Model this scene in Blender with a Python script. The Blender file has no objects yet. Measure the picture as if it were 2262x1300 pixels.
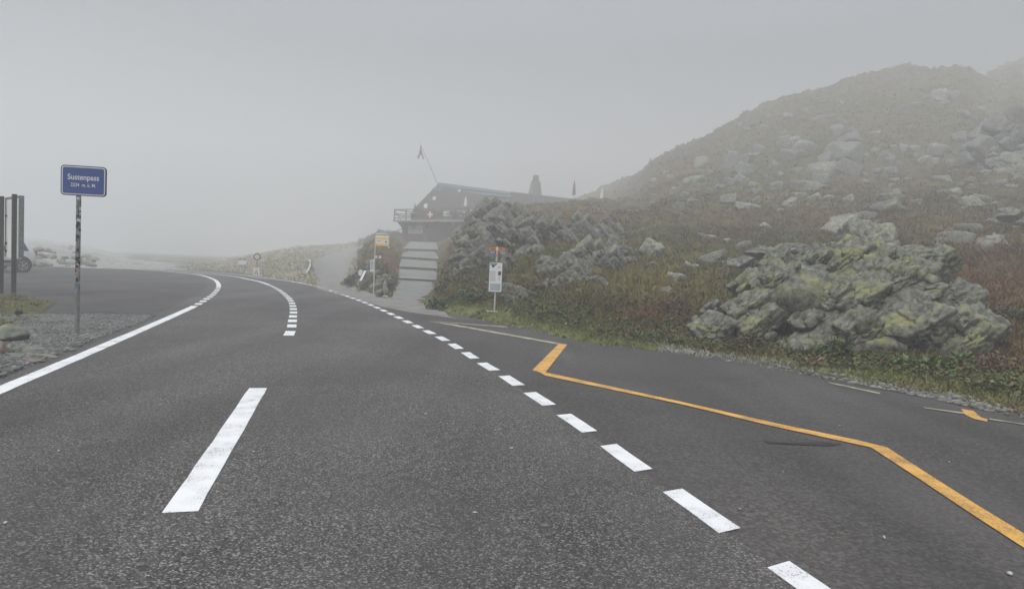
import bpy, bmesh, math, random
import numpy as np
from mathutils import Vector, Matrix
rad = math.radians
C = bpy.context.scene.collection
sc = bpy.context.scene
random.seed(7); RNG = np.random.default_rng(7)

# ------------------------------------------------------------------ camera, sky, sun, exposure
F, H, CX, CY = 1440.0, 1.32, 1131.0, 650.0
ROLL, PITCH = rad(2.5), math.atan(66/1440)
FW = np.array([0, math.cos(PITCH), -math.sin(PITCH)]); R0 = np.array([1.0, 0, 0]); U0 = np.cross(R0, FW)
CR = math.cos(ROLL)*R0 + math.sin(ROLL)*U0; CU = -math.sin(ROLL)*R0 + math.cos(ROLL)*U0
cam = bpy.data.cameras.new('camera'); cam.sensor_width = 36; cam.lens = 36*F/2262; cam.clip_end = 2000; cam.clip_start = 0.05
co = bpy.data.objects.new('camera', cam); C.objects.link(co)
M = Matrix.Identity(4)
for i in range(3):
    M[i][0], M[i][1], M[i][2] = CR[i], CU[i], -FW[i]
M[2][3] = H
co.matrix_world = M; sc.camera = co

SUN_EL, SUN_AZ = 52, 205
w = bpy.data.worlds.new('World'); sc.world = w; w.use_nodes = True
nt = w.node_tree; nt.nodes.clear()
sky = nt.nodes.new('ShaderNodeTexSky'); sky.sky_type = 'NISHITA'; sky.sun_disc = False
sky.sun_elevation = rad(SUN_EL); sky.sun_rotation = rad(SUN_AZ); sky.air_density = 1.4; sky.dust_density = 3.0; sky.altitude = 2200
hs = nt.nodes.new('ShaderNodeHueSaturation'); hs.inputs['Saturation'].default_value = 0.5
bg = nt.nodes.new('ShaderNodeBackground'); bg.inputs['Strength'].default_value = 0.11
wo = nt.nodes.new('ShaderNodeOutputWorld')
tcw = nt.nodes.new('ShaderNodeTexCoord'); spw = nt.nodes.new('ShaderNodeSeparateXYZ'); mrw = nt.nodes.new('ShaderNodeMapRange')
mrw.inputs[1].default_value = 0.3; mrw.inputs[2].default_value = 0.95; mrw.inputs[3].default_value = 0.14; mrw.inputs[4].default_value = 2.3   # overcast: brightest overhead
vmw = nt.nodes.new('ShaderNodeVectorMath'); vmw.operation = 'SCALE'
nt.links.new(tcw.outputs['Generated'], spw.inputs[0]); nt.links.new(spw.outputs[2], mrw.inputs[0]); nt.links.new(hs.outputs[0], vmw.inputs[0]); nt.links.new(mrw.outputs[0], vmw.inputs['Scale'])
nt.links.new(sky.outputs[0], hs.inputs['Color']); nt.links.new(vmw.outputs[0], bg.inputs['Color']); nt.links.new(bg.outputs[0], wo.inputs['Surface'])
sl = bpy.data.lights.new('sun', 'SUN'); sl.energy = 1.5; sl.angle = rad(40); sl.color = (1.0, 0.91, 0.78)
so = bpy.data.objects.new('sun', sl); C.objects.link(so); so.location = (0, 0, 60)
so.rotation_euler = (rad(90-SUN_EL), 0, rad(180-SUN_AZ))
sc.view_settings.view_transform = 'Standard'; sc.view_settings.look = 'None'; sc.view_settings.exposure = 0.98; sc.view_settings.gamma = 1
sc.render.engine = 'CYCLES'
sc.cycles.volume_bounces = 8; sc.cycles.max_bounces = 10; sc.cycles.diffuse_bounces = 2; sc.cycles.glossy_bounces = 2
sc.cycles.use_denoising = True; sc.cycles.use_adaptive_sampling = True; sc.cycles.adaptive_threshold = 0.02
HAZE = 0.0092

# ------------------------------------------------------------------ pixel <-> world of the 2262x1300 photograph
def rayd(px, py): return FW + CR*(px-CX)/F - CU*(py-CY)/F
def P(px, py, D):
    d = rayd(px, py); t = D/d[1]
    return Vector((d[0]*t, D, H+d[2]*t))
def G(px, py, z=0.0):
    d = rayd(px, py); t = (z-H)/d[2]
    return Vector((d[0]*t, d[1]*t, z))
def proj(X, Y, Z):
    v0, v1, v2 = X, Y, Z-H
    f = FW[0]*v0+FW[1]*v1+FW[2]*v2; r = CR[0]*v0+CR[1]*v1+CR[2]*v2; u = CU[0]*v0+CU[1]*v1+CU[2]*v2
    f = np.maximum(f, 1e-3) if isinstance(f, np.ndarray) else max(f, 1e-3)
    return CX+F*r/f, CY-F*u/f

# ------------------------------------------------------------------ numpy noise
def _h(ix, iy, iz, s):
    n = (ix.astype(np.int64)*374761393 + iy.astype(np.int64)*668265263 + iz.astype(np.int64)*2147483647 + s*1274126177) & 0xffffffff
    n = ((n ^ (n >> 13))*1274126177) & 0xffffffff
    n = ((n ^ (n >> 15))*2246822519) & 0xffffffff
    return ((n ^ (n >> 16)) & 0xffffff)/float(0xffffff)
def vnoise(p, s=0):
    i = np.floor(p); f = p-i; f = f*f*(3-2*f); i = i.astype(np.int64)
    r = 0
    for a in (0, 1):
        for b in (0, 1):
            for c in (0, 1):
                w_ = (f[:, 0] if a else 1-f[:, 0])*(f[:, 1] if b else 1-f[:, 1])*(f[:, 2] if c else 1-f[:, 2])
                r = r+w_*_h(i[:, 0]+a, i[:, 1]+b, i[:, 2]+c, s)
    return r*2-1
def fbm(p, o=4, s=0, g=0.5):
    a, r, t = 1.0, 0, 0
    for k in range(o):
        r = r+a*vnoise(p*(2.03**k)+17.1*k, s+k); t += a; a *= g
    return r/t
def voro(p, s=0):
    i = np.floor(p).astype(np.int64); f1 = np.full(len(p), 9.0); f2 = f1.copy(); cid = np.zeros(len(p)); tl = np.zeros(len(p))
    for a in (-1, 0, 1):
        for b in (-1, 0, 1):
            for c in (-1, 0, 1):
                x, y, z = i[:, 0]+a, i[:, 1]+b, i[:, 2]+c
                d = .75*(np.abs(x+_h(x, y, z, s)-p[:, 0])+np.abs(y+_h(x, y, z, s+1)-p[:, 1])+np.abs(z+_h(x, y, z, s+2)-p[:, 2]))
                m = d < f1
                f2 = np.where(m, f1, np.minimum(f2, d)); cid = np.where(m, _h(x, y, z, s+3), cid); f1 = np.where(m, d, f1)
                tl = np.where(m, (p[:, 0]-x-.5)*(_h(x, y, z, s+4)-.5)+(p[:, 1]-y-.5)*(_h(x, y, z, s+5)-.5)+(p[:, 2]-z-.5)*(_h(x, y, z, s+6)-.5), tl)
    return f1, f2, cid, tl
def sstep(a, b, x): t = np.clip((x-a)/(b-a), 0, 1); return t*t*(3-2*t)

# ------------------------------------------------------------------ materials
def mat(name, col, rough=0.85, var=0.25, scale=6.0, bump=0.0, bscale=None, col2=None, attr=False, metal=0.0, spec=0.3, fine=None, trans=0.0):
    m = bpy.data.materials.new(name); m.use_nodes = True; t = m.node_tree; b = t.nodes['Principled BSDF']
    b.inputs['Roughness'].default_value = rough; b.inputs['Metallic'].default_value = metal
    b.inputs['Specular IOR Level'].default_value = spec
    tc = t.nodes.new('ShaderNodeTexCoord')
    n = t.nodes.new('ShaderNodeTexNoise'); n.inputs['Scale'].default_value = scale; n.inputs['Detail'].default_value = 8; n.inputs['Roughness'].default_value = 0.62
    t.links.new(tc.outputs['Object'], n.inputs['Vector'])
    if attr:
        src = t.nodes.new('ShaderNodeAttribute'); src.attribute_name = 'Col'; csrc = src.outputs['Color']
        mr = t.nodes.new('ShaderNodeMapRange'); mr.inputs[1].default_value = 0.3; mr.inputs[2].default_value = 0.7
        mr.inputs[3].default_value = 1-var; mr.inputs[4].default_value = 1+var
        t.links.new(n.outputs[0], mr.inputs[0])
        mx = t.nodes.new('ShaderNodeVectorMath'); mx.operation = 'SCALE'
        t.links.new(csrc, mx.inputs[0]); t.links.new(mr.outputs[0], mx.inputs['Scale']); out = mx.outputs[0]
    else:
        c2 = col2 or tuple(c*(1-var) for c in col)
        r = t.nodes.new('ShaderNodeValToRGB'); r.color_ramp.elements[0].position = 0.36; r.color_ramp.elements[1].position = 0.64
        r.color_ramp.elements[0].color = (*c2, 1); r.color_ramp.elements[1].color = (*tuple(min(1, c*(1+var*0.4)) for c in col), 1)
        t.links.new(n.outputs[0], r.inputs[0]); out = r.outputs[0]
    if fine:
        fs, fa = fine
        n2 = t.nodes.new('ShaderNodeTexNoise'); n2.inputs['Scale'].default_value = fs; n2.inputs['Detail'].default_value = 3; n2.inputs['Roughness'].default_value = 0.7
        t.links.new(tc.outputs['Object'], n2.inputs['Vector'])
        mr2 = t.nodes.new('ShaderNodeMapRange'); mr2.inputs[1].default_value = 0.3; mr2.inputs[2].default_value = 0.7
        mr2.inputs[3].default_value = 1-fa; mr2.inputs[4].default_value = 1+fa
        t.links.new(n2.outputs[0], mr2.inputs[0])
        m2 = t.nodes.new('ShaderNodeVectorMath'); m2.operation = 'SCALE'
        t.links.new(out, m2.inputs[0]); t.links.new(mr2.outputs[0], m2.inputs['Scale']); out = m2.outputs[0]
    t.links.new(out, b.inputs['Base Color'])
    if bump:
        n3 = t.nodes.new('ShaderNodeTexNoise'); n3.inputs['Scale'].default_value = bscale or scale*5; n3.inputs['Detail'].default_value = 6; n3.inputs['Roughness'].default_value = 0.65
        t.links.new(tc.outputs['Object'], n3.inputs['Vector'])
        bp = t.nodes.new('ShaderNodeBump'); bp.inputs['Strength'].default_value = min(1, bump); bp.inputs['Distance'].default_value = 0.03
        t.links.new(n3.outputs[0], bp.inputs['Height']); t.links.new(bp.outputs[0], b.inputs['Normal'])
    if trans:
        b.inputs['Transmission Weight'].default_value = trans
    return m

def asphalt(name, base, light, grain, amount, warm=(1, 1, 1), track=True, coarse=0.5):
    m = bpy.data.materials.new(name); m.use_nodes = True; t = m.node_tree; b = t.nodes['Principled BSDF']
    b.inputs['Roughness'].default_value = 0.8; b.inputs['Specular IOR Level'].default_value = 0.28
    tc = t.nodes.new('ShaderNodeTexCoord'); N = t.nodes.new; L = t.links.new
    big = N('ShaderNodeTexNoise'); big.inputs['Scale'].default_value = 0.3; big.inputs['Detail'].default_value = 6; big.inputs['Roughness'].default_value = 0.6
    L(tc.outputs['Object'], big.inputs['Vector'])
    rr = N('ShaderNodeValToRGB'); rr.color_ramp.elements[0].position = 0.3; rr.color_ramp.elements[1].position = 0.7
    rr.color_ramp.elements[0].color = (base[0]*0.76, base[1]*0.76, base[2]*0.77, 1); rr.color_ramp.elements[1].color = (base[0]*1.24, base[1]*1.23, base[2]*1.21, 1)
    L(big.outputs[0], rr.inputs[0])
    vo = N('ShaderNodeTexVoronoi'); vo.inputs['Scale'].default_value = grain; vo.inputs['Randomness'].default_value = 1
    L(tc.outputs['Object'], vo.inputs['Vector'])
    sep = N('ShaderNodeSeparateColor'); L(vo.outputs['Color'], sep.inputs[0])
    gr = N('ShaderNodeValToRGB'); e = gr.color_ramp.elements
    e[0].position = 0.0; e[0].color = (0.22, 0.22, 0.22, 1); e[1].position = 1; e[1].color = (light, light, light*0.97, 1)
    k = e.new(0.55); k.color = (0.8, 0.8, 0.8, 1); k = e.new(0.8); k.color = (1.3, 1.3, 1.28, 1)
    L(sep.outputs[0], gr.inputs[0])
    pn = N('ShaderNodeTexNoise'); pn.inputs['Scale'].default_value = 0.9; pn.inputs['Detail'].default_value = 5
    L(tc.outputs['Object'], pn.inputs['Vector'])
    am = N('ShaderNodeMapRange'); am.inputs[1].default_value = 0.35; am.inputs[2].default_value = 0.65; am.inputs[3].default_value = amount*coarse; am.inputs[4].default_value = amount
    L(pn.outputs[0], am.inputs[0])
    mixg = N('ShaderNodeMix'); mixg.data_type = 'RGBA'; mixg.inputs[6].default_value = (1, 1, 1, 1)
    L(am.outputs[0], mixg.inputs[0]); L(gr.outputs[0], mixg.inputs[7])
    mul = N('ShaderNodeMix'); mul.data_type = 'RGBA'; mul.blend_type = 'MULTIPLY'; mul.inputs[0].default_value = 1
    L(rr.outputs[0], mul.inputs[6]); L(mixg.outputs[2], mul.inputs[7]); out = mul.outputs[2]
    # scattered dark tar specks
    sp = N('ShaderNodeTexNoise'); sp.inputs['Scale'].default_value = 3.5; sp.inputs['Detail'].default_value = 7; sp.inputs['Roughness'].default_value = 0.7
    mp = N('ShaderNodeMapping'); mp.inputs['Scale'].default_value = (1, 0.45, 1); mp.inputs['Rotation'].default_value = (0, 0, 0.25)
    L(tc.outputs['Object'], mp.inputs[0]); L(mp.outputs[0], sp.inputs['Vector'])
    sr = N('ShaderNodeMapRange'); sr.inputs[1].default_value = 0.27; sr.inputs[2].default_value = 0.37; sr.inputs[3].default_value = 0.62; sr.inputs[4].default_value = 1
    L(sp.outputs[0], sr.inputs[0])
    wt = N('ShaderNodeTexNoise'); wt.inputs['Scale'].default_value = 1.0; wt.inputs['Detail'].default_value = 4
    wm = N('ShaderNodeMapping'); wm.inputs['Rotation'].default_value = (0, 0, -0.26); wm.inputs['Scale'].default_value = (1.1, 0.10, 1)
    L(tc.outputs['Object'], wm.inputs[0]); L(wm.outputs[0], wt.inputs['Vector'])
    wr = N('ShaderNodeMapRange'); wr.inputs[1].default_value = 0.35; wr.inputs[2].default_value = 0.65; wr.inputs[3].default_value = 0.84; wr.inputs[4].default_value = 1.14
    L(wt.outputs[0], wr.inputs[0]); w2 = N('ShaderNodeMath'); w2.operation = 'MULTIPLY'; L(wr.outputs[0], w2.inputs[0]); L(sr.outputs[0], w2.inputs[1])
    s2 = N('ShaderNodeVectorMath'); s2.operation = 'SCALE'; L(out, s2.inputs[0]); L(w2.outputs[0], s2.inputs['Scale'])
    L(s2.outputs[0], b.inputs['Base Color'])
    bp = N('ShaderNodeBump'); bp.inputs['Strength'].default_value = 0.35; bp.inputs['Distance'].default_value = 0.006
    L(vo.outputs['Distance'], bp.inputs['Height']); L(bp.outputs[0], b.inputs['Normal'])
    return m

def paint(name, col, wear, under=(0.10, 0.097, 0.093)):
    m = bpy.data.materials.new(name); m.use_nodes = True; t = m.node_tree; b = t.nodes['Principled BSDF']
    b.inputs['Roughness'].default_value = 0.6; N = t.nodes.new; L = t.links.new
    tc = N('ShaderNodeTexCoord')
    n = N('ShaderNodeTexNoise'); n.inputs['Scale'].default_value = 90; n.inputs['Detail'].default_value = 4; n.inputs['Roughness'].default_value = 0.7
    n2 = N('ShaderNodeTexNoise'); n2.inputs['Scale'].default_value = 5; n2.inputs['Detail'].default_value = 5
    L(tc.outputs['Object'], n.inputs['Vector']); L(tc.outputs['Object'], n2.inputs['Vector'])
    ad = N('ShaderNodeMath'); ad.operation = 'MULTIPLY_ADD'; ad.inputs[1].default_value = 0.45
    L(n2.outputs[0], ad.inputs[0]); L(n.outputs[0], ad.inputs[2])
    mr = N('ShaderNodeMapRange'); mr.inputs[1].default_value = wear; mr.inputs[2].default_value = wear+0.05
    L(ad.outputs[0], mr.inputs[0])
    c = N('ShaderNodeMix'); c.data_type = 'RGBA'; c.inputs[6].default_value = (*under, 1)
    r = N('ShaderNodeValToRGB'); r.color_ramp.elements[0].color = (*[x*0.86 for x in col], 1); r.color_ramp.elements[1].color = (*col, 1)
    r.color_ramp.elements[0].position = 0.35; r.color_ramp.elements[1].position = 0.6
    L(n2.outputs[0], r.inputs[0]); L(r.outputs[0], c.inputs[7]); L(mr.outputs[0], c.inputs[0]); L(c.outputs[2], b.inputs['Base Color'])
    return m

def rockmat(name, grey, dark, lichen, lamt, scale=3.0, bump=0.8):
    m = bpy.data.materials.new(name); m.use_nodes = True; t = m.node_tree; b = t.nodes['Principled BSDF']
    b.inputs['Roughness'].default_value = 0.9; b.inputs['Specular IOR Level'].default_value = 0.2; N = t.nodes.new; L = t.links.new
    tc = N('ShaderNodeTexCoord')
    n = N('ShaderNodeTexNoise'); n.inputs['Scale'].default_value = scale*3.0; n.inputs['Detail'].default_value = 10; n.inputs['Roughness'].default_value = 0.7
    L(tc.outputs['Object'], n.inputs['Vector'])
    r = N('ShaderNodeValToRGB'); r.color_ramp.elements[0].position = 0.36; r.color_ramp.elements[1].position = 0.66
    r.color_ramp.elements[0].color = (*dark, 1); r.color_ramp.elements[1].color = (*grey, 1)
    L(n.outputs[0], r.inputs[0])
    l1 = N('ShaderNodeTexNoise'); l1.inputs['Scale'].default_value = scale*0.55; l1.inputs['Detail'].default_value = 9; l1.inputs['Roughness'].default_value = 0.75
    mp = N('ShaderNodeMapping'); mp.inputs['Location'].default_value = (7, 3, 1); L(tc.outputs['Object'], mp.inputs[0]); L(mp.outputs[0], l1.inputs['Vector'])
    lr = N('ShaderNodeMapRange'); lr.inputs[1].default_value = 0.62-0.28*lamt; lr.inputs[2].default_value = 0.76-0.2*lamt
    L(l1.outputs[0], lr.inputs[0])
    geo = N('ShaderNodeNewGeometry'); sx = N('ShaderNodeSeparateXYZ'); L(geo.outputs['Normal'], sx.inputs[0])
    up = N('ShaderNodeMapRange'); up.inputs[1].default_value = -0.2; up.inputs[2].default_value = 0.6; up.inputs[3].default_value = 0.25; up.inputs[4].default_value = 1.0
    L(sx.outputs[2], up.inputs[0])
    mm = N('ShaderNodeMath'); mm.operation = 'MULTIPLY'; L(lr.outputs[0], mm.inputs[0]); L(up.outputs[0], mm.inputs[1])
    mx = N('ShaderNodeMix'); mx.data_type = 'RGBA'; mx.inputs[7].default_value = (*lichen, 1)
    L(mm.outputs[0], mx.inputs[0]); L(r.outputs[0], mx.inputs[6]); L(mx.outputs[2], b.inputs['Base Color'])
    n3 = N('ShaderNodeTexNoise'); n3.inputs['Scale'].default_value = scale*9; n3.inputs['Detail'].default_value = 9; n3.inputs['Roughness'].default_value = 0.7
    L(tc.outputs['Object'], n3.inputs['Vector'])
    bp = N('ShaderNodeBump'); bp.inputs['Strength'].default_value = bump; bp.inputs['Distance'].default_value = 0.018
    L(n3.outputs[0], bp.inputs['Height']); L(bp.outputs[0], b.inputs['Normal'])
    return m

MT = {}
MT['road'] = asphalt('road_asphalt', (0.104, 0.099, 0.093), 3.3, 120, 1.0, coarse=0.5)
MT['bay'] = asphalt('side_asphalt', (0.088, 0.082, 0.076), 1.7, 60, 0.6, coarse=0.5)
MT['white'] = paint('white_road_paint', (0.86, 0.87, 0.85), 0.56)
MT['yellow'] = paint('yellow_road_paint', (0.76, 0.42, 0.085), 0.64, (0.30, 0.17, 0.06))
MT['faint'] = paint('faded_paint', (0.50, 0.45, 0.30), 0.66)
MT['terrain'] = mat('heath_soil', (0.1, 0.1, 0.05), 1.0, var=0.4, scale=2.5, bump=1.0, bscale=9, attr=True, spec=0.1, fine=(16, 0.35))
MT['plant'] = mat('plant_leaves', (0.1, 0.1, 0.05), 0.8, var=0.18, scale=1.5, attr=True, spec=0.2)
MT['gravel'] = mat('gravel', (0.20, 0.20, 0.185), 0.95, var=0.5, scale=14, bump=1.0, bscale=40, fine=(60, 0.4), spec=0.2)
MT['track'] = mat('track_gravel', (0.27, 0.26, 0.235), 0.95, var=0.22, scale=2.0, bump=0.8, bscale=30, fine=(25, 0.18), spec=0.2)
MT['stone'] = mat('loose_stone', (0.33, 0.33, 0.31), 0.9, var=0.4, scale=9, bump=0.6, bscale=30, attr=False)
MT['stonea'] = mat('loose_stones', (0.3, 0.3, 0.3), 0.9, var=0.25, scale=30, attr=True, spec=0.2)
MT['concrete'] = mat('concrete', (0.255, 0.255, 0.235), 0.9, var=0.22, scale=1.6, bump=0.5, bscale=25, fine=(18, 0.12), spec=0.2)
MT['concdark'] = mat('dark_green_concrete', (0.10, 0.11, 0.075), 0.95, var=0.4, scale=5, bump=0.7)  # darker, greener concrete for the stair risers
MT['rock'] = rockmat('grey_rock', (0.27, 0.27, 0.245), (0.08, 0.08, 0.07), (0.30, 0.33, 0.17), 0.35)
MT['lichen'] = rockmat('lichen_rock', (0.27, 0.28, 0.235), (0.05, 0.05, 0.042), (0.30, 0.31, 0.12), 0.45, bump=1.0)
MT['cliff'] = rockmat('cliff_rock', (0.25, 0.25, 0.222), (0.05, 0.05, 0.043), (0.25, 0.27, 0.16), 0.45, scale=2.0, bump=1.0)
MT['palerock'] = rockmat('pale_rock', (0.34, 0.345, 0.30), (0.12, 0.12, 0.105), (0.42, 0.44, 0.28), 0.4)
MT['pinkrock'] = rockmat('pink_rock', (0.34, 0.25, 0.20), (0.18, 0.13, 0.10), (0.30, 0.28, 0.2), 0.2)
MT['blue'] = mat('blue_enamel', (0.045, 0.085, 0.27), 0.45, var=0.12, scale=3, spec=0.4)
MT['signwhite'] = mat('white_enamel', (0.68, 0.70, 0.72), 0.5, var=0.08, scale=4)
MT['darkframe'] = mat('dark_sign_frame', (0.035, 0.038, 0.038), 0.5, var=0.2, scale=9)
MT['steel'] = mat('galvanised_steel', (0.24, 0.24, 0.235), 0.55, var=0.3, scale=18, metal=0.3)
MT['palesteel'] = mat('pale_steel', (0.55, 0.54, 0.50), 0.5, var=0.15, scale=10, metal=0.1)
MT['woodpost'] = mat('weathered_dark_post', (0.055, 0.056, 0.056), 0.8, var=0.35, scale=12)
MT['black'] = mat('matt_black', (0.02, 0.02, 0.02), 0.7, var=0.2)
MT['orange'] = mat('orange_panel', (0.62, 0.20, 0.05), 0.6, var=0.12)
MT['yellowp'] = mat('yellow_panel', (0.80, 0.52, 0.10), 0.6, var=0.08)
MT['bluep'] = mat('blue_panel', (0.06, 0.12, 0.30), 0.6, var=0.15)
MT['panelgrey'] = mat('grey_board_back', (0.78, 0.80, 0.80), 0.6, var=0.14, scale=1.5)
MT['paleblue'] = mat('pale_blue_print', (0.36, 0.41, 0.47), 0.7, var=0.12)
MT['textgrey'] = mat('grey_print', (0.34, 0.35, 0.38), 0.7, var=0.2, scale=60)
MT['carwhite'] = mat('white_car_paint', (0.74, 0.75, 0.76), 0.25, var=0.03, spec=0.5)
MT['glass'] = mat('dark_glass', (0.02, 0.024, 0.026), 0.08, var=0.1, spec=0.6)
MT['rubber'] = mat('tyre_rubber', (0.022, 0.022, 0.023), 0.8, var=0.2, scale=20)
MT['alloy'] = mat('alloy_rim', (0.42, 0.43, 0.44), 0.35, var=0.1, metal=0.6)
MT['redlamp'] = mat('red_lamp_lens', (0.35, 0.02, 0.02), 0.2, var=0.1)
MT['redwall'] = mat('red_brown_boards', (0.105, 0.042, 0.040), 0.85, var=0.35, scale=4)
MT['roof'] = mat('grey_roof_shingles', (0.105, 0.085, 0.070), 0.9, var=0.35, scale=3, bump=0.6, bscale=8)
MT['roofmetal'] = mat('blue_grey_metal_flashing', (0.16, 0.20, 0.215), 0.45, var=0.15, metal=0.3)
MT['woodgrey'] = mat('weathered_rail_wood', (0.13, 0.115, 0.10), 0.85, var=0.3, scale=6)
MT['palewood'] = mat('pale_board', (0.40, 0.33, 0.31), 0.8, var=0.2)
MT['red'] = mat('red_cloth', (0.17, 0.035, 0.035), 0.85, var=0.2)
MT['whitecloth'] = mat('white_cloth', (0.70, 0.70, 0.68), 0.85, var=0.12, scale=8)
MT['darkcloth'] = mat('dark_cloth', (0.07, 0.06, 0.07), 0.9, var=0.2)
MT['whitewood'] = mat('white_painted_wood', (0.62, 0.61, 0.57), 0.7, var=0.25, scale=8)
MT['tar'] = mat('tar_seam', (0.045, 0.044, 0.043), 0.7, var=0.3)
MT['seam'] = mat('old_seam_asphalt', (0.088, 0.084, 0.079), 0.85, var=0.3, scale=5)
MT['moss'] = mat('moss', (0.12, 0.12, 0.04), 1.0, var=0.5, scale=6, bump=1.0, bscale=30, col2=(0.05, 0.045, 0.02))

# ------------------------------------------------------------------ mesh helpers
def link(o, parent=None):
    C.objects.link(o)
    if parent is not None: o.parent = parent
    return o
def tag(o, label=None, cat=None, group=None, kind=None):
    if label: o['label'] = label
    if cat: o['category'] = cat
    if group: o['group'] = group
    if kind: o['kind'] = kind
    return o
def empty(name, loc, rz=0.0, label=None, cat=None, group=None):
    o = bpy.data.objects.new(name, None); C.objects.link(o); o.location = loc; o.rotation_euler = (0, 0, rz); o.empty_display_size = 0.2
    return tag(o, label, cat, group)
def npmesh(name, V, Fc, m, parent=None, loc=None, smooth=False, col=None):
    me = bpy.data.meshes.new(name)
    V = np.asarray(V, dtype=np.float32); Fc = np.asarray(Fc, dtype=np.int32); k = Fc.shape[1]
    me.vertices.add(len(V)); me.vertices.foreach_set('co', V.ravel())
    me.loops.add(Fc.size); me.loops.foreach_set('vertex_index', Fc.ravel())
    me.polygons.add(len(Fc)); me.polygons.foreach_set('loop_start', np.arange(0, Fc.size, k, dtype=np.int32))
    if smooth: me.polygons.foreach_set('use_smooth', np.ones(len(Fc), dtype=bool))
    me.update(calc_edges=True)
    if col is not None:
        at = me.color_attributes.new('Col', 'FLOAT_COLOR', 'POINT')
        at.data.foreach_set('color', np.concatenate([col, np.ones((len(col), 1))], 1).astype(np.float32).ravel())
    me.materials.append(m); me.validate()
    o = bpy.data.objects.new(name, me)
    if loc is not None: o.location = loc
    return link(o, parent)

class MB:
    def __init__(s): s.v = []; s.f = []
    def add(s, vs, fs):
        b = len(s.v); s.v += [tuple(v) for v in vs]; s.f += [tuple(i+b for i in f) for f in fs]
    def box(s, c, d, rz=0.0, mtx=None):
        hx, hy, hz = d[0]/2, d[1]/2, d[2]/2; cz, sz = math.cos(rz), math.sin(rz); vs = []
        for z in (-hz, hz):
            for x, y in ((-hx, -hy), (hx, -hy), (hx, hy), (-hx, hy)):
                p = Vector((x*cz-y*sz+c[0], x*sz+y*cz+c[1], z+c[2])); vs.append(mtx @ p if mtx else p)
        s.add(vs, [(3, 2, 1, 0), (4, 5, 6, 7), (0, 1, 5, 4), (1, 2, 6, 5), (2, 3, 7, 6), (3, 0, 4, 7)])
    def hexa(s, a):   # 8 points: bottom 4 ccw, top 4 ccw
        s.add(a, [(3, 2, 1, 0), (4, 5, 6, 7), (0, 1, 5, 4), (1, 2, 6, 5), (2, 3, 7, 6), (3, 0, 4, 7)])
    def tube(s, pts, r, n=8, r2=None):
        pts = [Vector(p) for p in pts]; m = len(pts); rings = []
        for i, p in enumerate(pts):
            d = (pts[min(i+1, m-1)]-pts[max(i-1, 0)]).normalized()
            a = d.cross(Vector((0, 0, 1)) if abs(d.z) < 0.9 else Vector((1, 0, 0))).normalized(); b = d.cross(a)
            rr = r if r2 is None else r+(r2-r)*i/(m-1)
            rings.append([p+(a*math.cos(2*math.pi*k/n)+b*math.sin(2*math.pi*k/n))*rr for k in range(n)])
        vs = [v for q in rings for v in q]
        fs = [(i*n+k, i*n+(k+1) % n, (i+1)*n+(k+1) % n, (i+1)*n+k) for i in range(m-1) for k in range(n)]
        fs += [tuple(range(n-1, -1, -1)), tuple((m-1)*n+k for k in range(n))]
        s.add(vs, fs)
    def lathe(s, prof, n=20, c=(0, 0, 0), axis='z', sq=(1, 1)):
        vs = []; m = len(prof)
        for r, h in prof:
            for k in range(n):
                a = 2*math.pi*k/n; x, y = r*math.cos(a)*sq[0], r*math.sin(a)*sq[1]
                p = (x, y, h) if axis == 'z' else (x, h, y)
                vs.append((p[0]+c[0], p[1]+c[1], p[2]+c[2]))
        fs = [(i*n+k, i*n+(k+1) % n, (i+1)*n+(k+1) % n, (i+1)*n+k) for i in range(m-1) for k in range(n)]
        fs += [tuple(range(n-1, -1, -1)), tuple((m-1)*n+k for k in range(n))]
        s.add(vs, fs)
    def prism(s, poly, y0, y1):   # polygon in xz, extruded in y
        n = len(poly)
        s.add([(x, y0, z) for x, z in poly]+[(x, y1, z) for x, z in poly],
              [tuple(range(n)), tuple(range(2*n-1, n-1, -1))]+[(i, i+n, (i+1) % n+n, (i+1) % n) for i in range(n)])
    def build(s, name, m, parent=None, bevel=0.0, smooth=False, loc=None):
        me = bpy.data.meshes.new(name); me.from_pydata([tuple(v) for v in s.v], [], s.f); me.update()
        bm = bmesh.new(); bm.from_mesh(me); bmesh.ops.recalc_face_normals(bm, faces=bm.faces)
        if bevel: bmesh.ops.bevel(bm, geom=list(bm.edges), offset=bevel, segments=2, affect='EDGES', profile=0.7)
        bm.to_mesh(me); bm.free()
        if smooth:
            for p in me.polygons: p.use_smooth = True
        me.materials.append(m); o = bpy.data.objects.new(name, me)
        if loc is not None: o.location = loc
        return link(o, parent)
def rrect(w_, h_, r, n=5, cx=0, cz=0):
    out = []
    for sx, sz, a0 in ((1, 1, 0), (-1, 1, 90), (-1, -1, 180), (1, -1, 270)):
        for k in range(n+1):
            a = rad(a0+90*k/n); out.append((cx+sx*(w_/2-r)+r*math.cos(a), cz+sz*(h_/2-r)+r*math.sin(a)))
    return out
def text(name, body, size, m, parent, loc, bold=0.0, xs=1.0):
    cu = bpy.data.curves.new('tmp', 'FONT'); cu.body = body; cu.size = size; cu.align_x = 'CENTER'; cu.align_y = 'CENTER'; cu.extrude = 0.001; cu.offset = bold
    t = bpy.data.objects.new('tmp', cu); C.objects.link(t)
    dg = bpy.context.evaluated_depsgraph_get(); me = bpy.data.meshes.new_from_object(t.evaluated_get(dg)); bpy.data.objects.remove(t)
    for v in me.vertices: v.co = (v.co.x*xs, v.co.z*-1, v.co.y)
    me.name = name; me.materials.clear(); me.materials.append(m); o = bpy.data.objects.new(name, me); o.location = loc
    return link(o, parent)
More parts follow.
